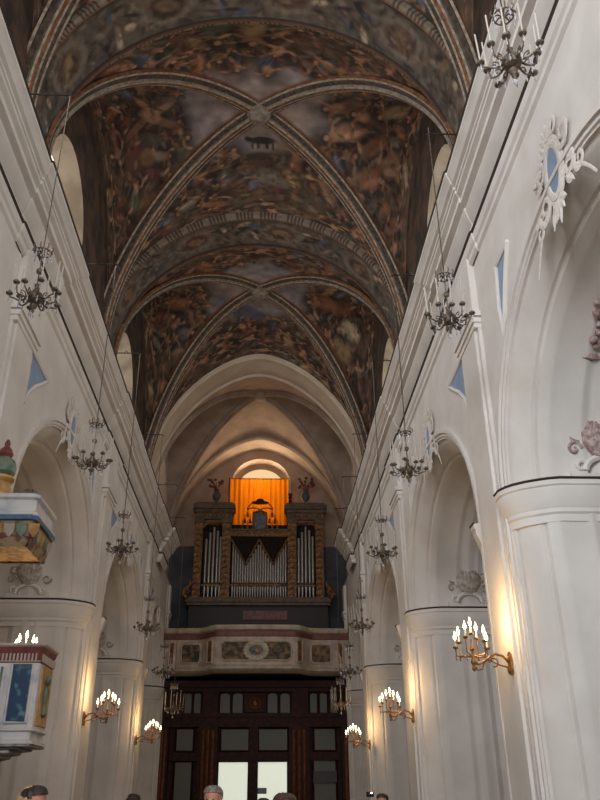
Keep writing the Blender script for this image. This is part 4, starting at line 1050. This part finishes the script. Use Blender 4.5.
# ------------------------------------------------------------------ chandeliers
def make_chandelier():
    t = thing('chandelier', '', 'chandelier', (0, 0, 0), group='chandeliers hanging along the nave')
    st = MB().use('bronze')
    st.lathe([(.012, 1.0), (.012, .62), (.05, .6), (.06, .56), (.05, .52), (.014, .5), (.014, .3), (.05, .26), (.03, .2), (.07, .1), (.09, .02), (.06, -.08), (.03, -.12)], (0, 0, 0), 10)
    st.build('stem', None, t)
    cr = MB().use('bronze'); cr.tube([(.15 * math.cos(a), .15 * math.sin(a), .98) for a in [2 * PI * k / 16 for k in range(17)]], .014, 6)
    for k in range(8):
        a = 2 * PI * k / 8; cr.tube([(0, 0, .95), (.08 * math.cos(a), .08 * math.sin(a), 1.02), (.15 * math.cos(a), .15 * math.sin(a), .98)], .012, 5)
        cr.tube([(.15 * math.cos(a), .15 * math.sin(a), .98), (.19 * math.cos(a), .19 * math.sin(a), 1.04), (.17 * math.cos(a), .17 * math.sin(a), 1.1)], .012, 5)
    c = cr.build('crown', None, t)
    for k in range(8):
        a = 2 * PI * (k + .5) / 8; d = MB().use('crystal'); x, y = .16 * math.cos(a), .16 * math.sin(a)
        d.lathe([(.004, .97), (.016, .93), (.006, .9), (.018, .86), (.004, .8)], (x, y, 0), 6); d.build('pendant', None, c)
    hb = MB().use('bronze'); hb.lathe([(.03, -.12), (.12, -.08), (.15, 0), (.13, .06), (.05, .08)], (0, 0, 0), 14); hb.build('hub', None, t)
    bw = MB().use('bronze'); bw.lathe([(.02, -.14), (.07, -.17), (.05, -.22), (.015, -.26), (.03, -.29), (.004, -.34)], (0, 0, 0), 10); bw.build('finial', None, t)
    fd = MB().use('crystal'); fd.lathe([(.004, -.34), (.03, -.38), (.034, -.41), (.004, -.45)], (0, 0, 0), 8); fd.build('crystal_ball', None, t)
    for k in range(10):
        a = 2 * PI * k / 10 + .15; ca, sa = math.cos(a), math.sin(a)
        R_ = .44 if k % 2 else .38; zc = .02 if k % 2 else .12
        am = MB().use('bronze')
        am.tube([(r * ca, r * sa, z) for r, z in ((.11, .0), (.18, -.07), (.26, -.1), (.34, -.06), (R_ - .02, zc - .06), (R_, zc))], [.02, .018, .016, .015, .014, .016], 6)
        am.tube([(r * ca, r * sa, z) for r, z in ((.16, -.06), (.2, .02), (.26, .03), (.27, -.03), (.23, -.03))], .011, 5)
        am.lathe([(.015, zc - .02), (.055, zc), (.062, zc + .025), (.03, zc + .03), (.03, zc + .06)], (R_ * ca, R_ * sa, 0), 10)
        arm = am.build('arm', None, t)
        cd = MB().use('candle'); ln_ = rnd.uniform(.002, .03); cd.tube([(R_ * ca, R_ * sa, zc + .05), (R_ * ca + ln_ * ca, R_ * sa + ln_ * sa, zc + .62)], .012, 7); cd.build('candle', None, arm)
        for q, (rr_, zz) in enumerate(((R_, zc - .02), (.26, -.1))):
            dr = MB().use('crystal'); dr.lathe([(.003, zz), (.013, zz - .035), (.005, zz - .06), (.016, zz - .1), (.003, zz - .15)], (rr_ * ca, rr_ * sa, 0), 6)
            dr.build('pendant', None, arm)
    return t
proto = make_chandelier()
CH = [(-1, -3.30, 9.44, 7.89), (-1, -3.30, 14.02, 7.26), (-1, -3.30, 17.81, 6.70), (-1, -3.30, 22.89, 5.91), (-1, -3.30, 27.29, 5.35), (-1, -3.30, 31.05, 4.62),
      (1, 2.75, 6.20, 9.05), (1, 2.75, 10.06, 8.05), (1, 2.75, 14.20, 7.25), (1, 2.75, 17.99, 6.69), (1, 2.75, 22.64, 5.93), (1, 2.75, 26.31, 5.21), (1, 2.75, 29.74, 4.61)]
ordn = ['nearest', 'second', 'third', 'fourth', 'fifth', 'last and lowest', 'seventh']
cnt = {-1: 0, 1: 0}
for i, (side, x, y, z) in enumerate(CH):
    sn = 'left' if side < 0 else 'right'; k = cnt[side]; cnt[side] += 1
    od = (ordn if side < 0 else ['nearest, topmost', 'second', 'third', 'fourth', 'fifth', 'sixth', 'last and lowest'])[k]
    lb = 'bronze chandelier with white candles hanging by the %s wall, %s from the camera' % (sn, od) if 'last' not in od else 'bronze chandelier with white candles by the %s wall, lowest and closest to the vestibule' % sn
    o = proto if i == 0 else dup(proto, lb)
    o['label'] = lb; o.location = (x, y, z); o.rotation_euler = (0, 0, i * .37)
    o.scale = (.8, .8, .8)
    wr = MB().use('bronze'); wr.tube([(0, 0, 1.0), (0, 0, (11.86 - z) / .8)], .012, 5); wr.build('hanging_wire', None, o)
    br = MB().use('iron'); X0 = XL if side < 0 else XR
    br.tube([(X0 - side * .3, y, 11.61), (X0 - side * .3, y, 11.88), (x, y, 11.88), (x - side * .06, y, 11.84)], .015, 6)
    br.tube([(x + side * .3, y, 11.88), (x + side * .36, y, 11.96), (x + side * .42, y, 11.88)], .010, 5)
    tag(br.build('wall_bracket'), 'thin iron rod over the %s cornice holding the chandelier %s' % (sn, od if 'last' in od else od + ' from the camera'), 'bracket', 'iron rods above the cornice')

# ------------------------------------------------------------------ lit wall sconces
def make_sconce():
    """at the origin: the wall plate on plane x = 0, arm reaching along +x"""
    t = thing('wall_sconce', '', 'sconce', (0, 0, 0), group='lit sconces on the pillars')
    bp = MB().use('brass')
    bp.poly_prism([(-.07, -.16), (.07, -.16), (.09, 0), (.07, .14), (0, .2), (-.07, .14), (-.09, 0)], lambda p: (0, p[0], p[1]), lambda p: (.04, p[0], p[1]))
    bp.ball((.05, 0, .08), .04, .05, .06); bp.ball((.05, 0, -.1), .03, .05, .06); bp.build('wall_plate', None, t)
    a = MB().use('brass')
    a.tube([(.04, 0, .02), (.14, 0, .13), (.26, 0, .16), (.38, 0, .10), (.46, 0, .04), (.56, 0, .0), (.64, 0, .02)], [.022, .022, .02, .02, .022, .024, .02], 7)
    a.tube([(.05, 0, -.06), (.2, 0, -.02), (.34, 0, .05), (.42, 0, .08)], .014, 6)
    a.tube([(.3 + .07 * math.cos(q), 0, .02 + .07 * math.sin(q)) for q in [i * .45 for i in range(12)]], .013, 5)
    a.tube([(.46, 0, .02), (.5, 0, -.08), (.58, 0, -.1), (.62, 0, -.04)], .014, 5); a.build('arm', None, t)
    s_ = MB().use('brass'); s_.lathe([(.01, -.12), (.04, -.08), (.025, -.03), (.05, .03), (.03, .08), (.02, .2), (.045, .24), (.02, .3), (.02, .4)], (.64, 0, 0), 10); s_.build('stem', None, t)
    for k, (dy, dz) in enumerate(((0, .50), (.06, .43), (-.06, .43), (-.07, .36), (.08, .36), (.04, .26), (-.05, .26))):
        dx = (0, .11, -.11, .20, -.20, .29, -.27)[k]
        b = MB().use('brass')
        if k: b.tube([(.64, 0, .12), (.64 + dx * .5, dy * .5, .06 + dz * .2), (.64 + dx, dy * .95, .02 + dz * .4), (.64 + dx, dy, dz)], .012, 5); b.tube([(.64 + dx, dy * .8 + .04 * math.cos(q), .1 + .04 * math.sin(q)) for q in [i * .5 for i in range(12)]], .009, 5)
        b.lathe([(.012, dz - .03), (.045, dz - .01), (.05, dz + .01), (.02, dz + .015)], (.64 + dx, dy, 0), 9)
        br = b.build('branch', None, t)
        c = MB().use('candle'); c.lathe([(.014, dz), (.014, dz + .12)], (.64 + dx, dy, 0), 8); c.build('candle_tube', None, br)
        f = MB().use('flame'); f.lathe([(.006, dz + .12), (.026, dz + .155), (.024, dz + .19), (.012, dz + .23), (.002, dz + .27)], (.64 + dx, dy, 0), 8); f.build('bulb', None, br)
    return t
sp = make_sconce()
SCN = [(-1, 13.1, 3.31, 'lit brass sconce whose bulbs show above the pulpit parapet'), (-1, 20.65, 3.33, 'lit brass sconce on the left pillar right of the pulpit'), (-1, 29.5, 3.43, 'farthest lit brass sconce on the left, beside the dark vestibule'),
       (1, 12.0, 3.30, 'lit brass sconce on the nearest right pillar, largest and brightest'), (1, 20.4, 3.34, 'lit brass sconce on the second right pillar'), (1, 29.1, 3.23, 'farthest lit brass sconce on the right, beside the dark vestibule')]
for i, (side, y, z, lb) in enumerate(SCN):
    o = sp if i == 0 else dup(sp, lb)
    o['label'] = lb
    X0 = XL if side < 0 else XR
    o.location = (X0 - side * .11, y, z); o.rotation_euler = (0, 0, 0 if side < 0 else PI)
    o.scale = (.88, .88, .88)
    l = bpy.data.lights.new('sconce_light', 'POINT'); l.energy = 40; l.color = (1.0, .62, .26); l.shadow_soft_size = .12
    lo = bpy.data.objects.new('sconce_light', l); COL.objects.link(lo); lo.location = (X0 - side * .62, y - .05, z + .62)

# ------------------------------------------------------------------ people
def skin_mesh(name, verts, edges, radii, m, parent, sub=2):
    me = bpy.data.meshes.new(name); me.from_pydata(verts, edges, []); me.materials.append(M[m])
    o = bpy.data.objects.new(name, me); COL.objects.link(o)
    md = o.modifiers.new('skin', 'SKIN'); md.use_smooth_shade = True
    for i, r in enumerate(radii):
        sv = me.skin_vertices[0].data[i]; sv.radius = (r, r) if not isinstance(r, tuple) else r; sv.use_root = (i == 0)
    s_ = o.modifiers.new('sub', 'SUBSURF'); s_.levels = sub; s_.render_levels = sub
    dg = bpy.context.evaluated_depsgraph_get(); dg.update()
    nm = bpy.data.meshes.new_from_object(o.evaluated_get(dg), depsgraph=dg)
    o.modifiers.clear(); o.data = nm; bpy.data.meshes.remove(me)
    nm.polygons.foreach_set('use_smooth', [True] * len(nm.polygons))
    if parent: o.parent = parent
    return o
def person(label, x, y, top, facing, hair, shirt, hairstyle='short', arms='down'):
    t = thing('person', label, 'person', (x, y, 0), facing)          # faces +y at facing 0
    s_ = top / 1.76
    V = [(0, 0, .98), (0, 0, 1.15), (0, 0, 1.36), (0, -.005, 1.46), (0, .0, 1.52), (0, .022, 1.575), (0, .012, 1.645), (0, .004, 1.70)]
    E = [(k, k + 1) for k in range(7)]; Rr = [(.12, .085), (.11, .08), (.125, .085), (.058, .06), (.055, .058), (.070, .085), (.088, .108), (.066, .084)]
    for sg in (-1, 1):
        b = len(V)
        if arms == 'down': A = [(sg * .18, 0, 1.40), (sg * .24, -.02, 1.13), (sg * .25, .06, .88), (sg * .25, .09, .79)]
        else: A = [(sg * .18, 0, 1.40), (sg * .24, .14, 1.20), (sg * .10, .34, 1.42), (sg * .07, .36, 1.50)]
        V += A; E += [(2, b), (b, b + 1), (b + 1, b + 2), (b + 2, b + 3)]; Rr += [.065, .046, .033, .036]
        hb = b + 3; hand = Vector(A[3]); dr = (Vector(A[3]) - Vector(A[2])).normalized()
        for f in range(5):
            q = len(V); off = Vector((0, (f - 1.5) * .02, 0)) if f < 4 else Vector((-sg * .025, .035, .0))
            l = (.07, .08, .078, .06, .045)[f]
            V += [tuple(hand + off + dr * .045 * (f < 4)), tuple(hand + off * 1.1 + dr * (.045 + l * .5)), tuple(hand + off * 1.1 + dr * (.045 + l) + Vector((-sg * .012, 0, 0)))]
            E += [(hb, q), (q, q + 1), (q + 1, q + 2)]; Rr += [.0095, .009, .0075]
        b = len(V)
        V += [(sg * .09, 0, .90), (sg * .10, .015, .50), (sg * .105, -.01, .10), (sg * .105, .02, .05), (sg * .11, .16, .03)]
        E += [(0, b), (b, b + 1), (b + 1, b + 2), (b + 2, b + 3), (b + 3, b + 4)]; Rr += [.095, .06, .042, .045, .035]
    SCL = lambda L: [tuple(q * s_ for q in p) for p in L]
    SR = lambda L: [(r[0] * s_, r[1] * s_) if isinstance(r, tuple) else r * s_ for r in L]
    bd = skin_mesh('body', SCL(V), E, SR(Rr), 'skin', t, 3)
    hd = [v.co for v in bd.data.vertices if v.co.z > 1.545 * s_ and abs(v.co.x) < .12 * s_ and (arms == 'down' or v.co.y < .2 * s_)]
    hx = max(abs(p.x) for p in hd); y0 = min(p.y for p in hd); y1 = max(p.y for p in hd); zt = max(p.z for p in hd)
    cy, hy, cz, hz = (y0 + y1) / 2, (y1 - y0) / 2, zt - .112 * s_, .112 * s_
    # face on the continuous body: nose, eye hollows, mouth line
    for v in bd.data.vertices:
        if v.co.z > 1.52 * s_ and v.co.y > cy + hy * .3 and abs(v.co.x) < .1 * s_ and v.co.y < y1 + .01:
            gx = math.exp(-(v.co.x / (.015 * s_)) ** 2); dz = v.co.z - cz
            v.co.y += s_ * .024 * gx * math.exp(-((dz + .018 * s_) / (.022 * s_)) ** 2) - s_ * .007 * math.exp(-((abs(v.co.x) - .032 * s_) / (.014 * s_)) ** 2) * math.exp(-((dz - .008 * s_) / (.012 * s_)) ** 2)
    def front(x, z): return cy + hy * math.sqrt(max(0, 1 - (x / hx) ** 2)) * math.sqrt(max(.3, 1 - ((z - cz) / (hz * 1.35)) ** 2))
    ey = MB().use('eye')
    for sg in (-1, 1): ey.ball((sg * .031 * s_, front(.031 * s_, cz) - .006 * s_, cz + .006 * s_), .011 * s_, .006 * s_, .006 * s_, 8, 5)
    ey.build('eyes', None, t)
    mo = MB().use('lips'); mo.ball((0, front(0, cz - .06 * s_) - .006 * s_, cz - .062 * s_), .021 * s_, .006 * s_, .006 * s_, 8, 5); mo.build('mouth', None, t)
    er = MB().use('skin')
    for sg in (-1, 1): er.ball((sg * hx, cy - .004, cz - .012 * s_), .012 * s_, .020 * s_, .032 * s_, 8, 6)
    er.build('ears', None, t)
    hr = MB().use(hair); me = bd.data; thick = .022 if hairstyle == 'full' else .013
    def in_hair(p):
        if p.z < 1.54 * s_ or abs(p.x) > .14 * s_ or p.y > cy + hy * 1.6: return False
        t_ = (p.y - cy) / hy                                   # 1 at the brow, -1 at the nape
        line = .058 if t_ > .35 else (.058 - .075 * (.35 - t_) / .45 if t_ > -.1 else -.017 - .075 * (-.1 - t_) / .9)
        return p.z > cz + line * s_
    ids = {}; vs = []; fs = []
    for pg in me.polygons:
        if all(in_hair(me.vertices[i].co) for i in pg.vertices):
            q = []
            for i in pg.vertices:
                if i not in ids:
                    v = me.vertices[i]; ids[i] = len(vs)
                    vs.append(v.co + v.normal * (thick + .004 * math.sin(i * 2.7)) * s_)
                q.append(ids[i])
            fs.append(tuple(q))
    ne = {}
    for f in fs:
        for a, b in zip(f, f[1:] + f[:1]): ne[(a, b)] = 1
    inv = {v: k for k, v in ids.items()}
    for (a, b) in list(ne):
        if (b, a) not in ne:                                    # close the rim down to the scalp
            o_ = len(vs); vs += [me.vertices[inv[a]].co - me.vertices[inv[a]].normal * .004, me.vertices[inv[b]].co - me.vertices[inv[b]].normal * .004]
            fs.append((b, a, o_, o_ + 1))
    hr.add([tuple(v) for v in vs], fs)
    if hairstyle in ('long', 'scarf'):
        for j in range(26):
            a = PI + PI * j / 25; p0 = Vector((hx * 1.04 * math.cos(a), cy + hy * 1.04 * math.sin(a), cz + .02))
            hr.tube([p0, p0 + Vector((.012 * math.cos(a), .012 * math.sin(a) - .005, -.1)) * s_, p0 + Vector((0, .0, -.24)) * s_], [.018, .021, .012], 6)
    hr.build('hair', None, t)
    sh = [(0, 0, .88), (0, 0, 1.0), (0, 0, 1.15), (0, 0, 1.36), (0, -.002, 1.45)]; e = [(0, 1), (1, 2), (2, 3), (3, 4)]; r = [(.175, .135), (.172, .132), (.160, .124), (.172, .124), (.075, .078)]
    for sg in (-1, 1):
        b = len(sh)
        if arms == 'down': A = [(sg * .18, 0, 1.40), (sg * .24, -.02, 1.13), (sg * .25, .045, .93)]
        else: A = [(sg * .18, 0, 1.40), (sg * .24, .14, 1.20), (sg * .13, .29, 1.36)]
        sh += A; e += [(3, b), (b, b + 1), (b + 1, b + 2)]; r += [.085, .062, .05]
    skin_mesh('shirt', SCL(sh), e, SR(r), shirt, t)
    tr = [(0, 0, 1.08), (0, 0, .98)]; e = [(0, 1)]; r = [(.145, .11), (.162, .124)]
    for sg in (-1, 1):
        b = len(tr); tr += [(sg * .09, 0, .86), (sg * .10, .015, .50), (sg * .105, -.01, .07)]; e += [(1, b), (b, b + 1), (b + 1, b + 2)]; r += [.112, .078, .068]
    skin_mesh('trousers', SCL(tr), e, SR(r), 'trouser', t)
    so = MB().use('camera_black')
    for sg in (-1, 1): so.ball((sg * .108 * s_, .075 * s_, .045 * s_), .052 * s_, .135 * s_, .045 * s_, 10, 6)
    so.build('shoes', None, t)
    if hairstyle == 'scarf':
        sf = MB().use('scarf'); rows = []
        for i in range(10):
            ph = PI * .68 * i / 9; row = []
            for j in range(20):
                a = PI * .92 + PI * 1.16 * j / 19
                row.append((hx * 1.22 * math.sin(ph) * math.cos(a), cy - .015 + hy * 1.24 * math.sin(ph) * math.sin(a), cz + hz * 1.17 * math.cos(ph)))
            rows.append(row)
        sf.grid(rows); sf.build('headscarf', None, t)
    return t
# facing: 0 looks down the nave (away from the camera), pi looks back to the camera
person('man with short grey hair in a white shirt, standing left of the bright door', -.43, 7.9, 1.69, PI * .9, 'hair_grey', 'cloth_white')
person('person with brown hair seen from behind, right of the bright doors', .17, 6.5, 1.605, .2, 'hair_brown', 'cloth_grey', 'full')
person('woman with long dark hair and a beige headscarf under the pulpit', -1.62, 6.3, 1.665, -PI * .55, 'hair_dark', 'cloth_red', 'scarf')
person('small distant person in dark red by the left pillars', -2.0, 14.0, 1.69, PI * .6, 'hair_dark', 'cloth_red')
person('person in navy left of the grey haired man, before the wooden vestibule', -1.75, 12.0, 1.63, 0.3, 'hair_dark', 'cloth_navy')
pk = person('person with raised hands holding a camera before the right bright door', .02, 10.6, 1.60, .1, 'hair_dark', 'cloth_grey', arms='up')
ps = person('person in dark clothes with a lit camera, by the right side of the vestibule', 1.78, 13.0, 1.66, PI * .8, 'hair_dark', 'cloth_navy', arms='up')
def hand_camera(x, y, z, rz, lit, lb):
    t = thing('compact_camera', lb, 'camera', (x, y, z), rz)
    b = MB().use('camera_black'); b.box(-.055, .055, -.014, .014, -.034, .034); b.lathe([(.024, 0), (.024, .03), (.018, .034)], (0, 0, 0), 12)
    n0 = len(b.v) - 36
    for i in range(n0, len(b.v)): x_, y_, z_ = b.v[i]; b.v[i] = (x_ + .01, .012 + z_, y_)
    b.build('camera_body', None, t)
    f = MB().use('flash' if lit else 'pane_dim'); f.box(-.045, -.02, .0141, .017, .012, .026); f.build('lamp', None, t)
hand_camera(.0, 11.0, 1.635, .1, False, 'small dark camera held up before the bright door')
hand_camera(1.56, 12.72, 1.60, PI * .8, True, 'camera with a glowing white lamp near the right vestibule edge')
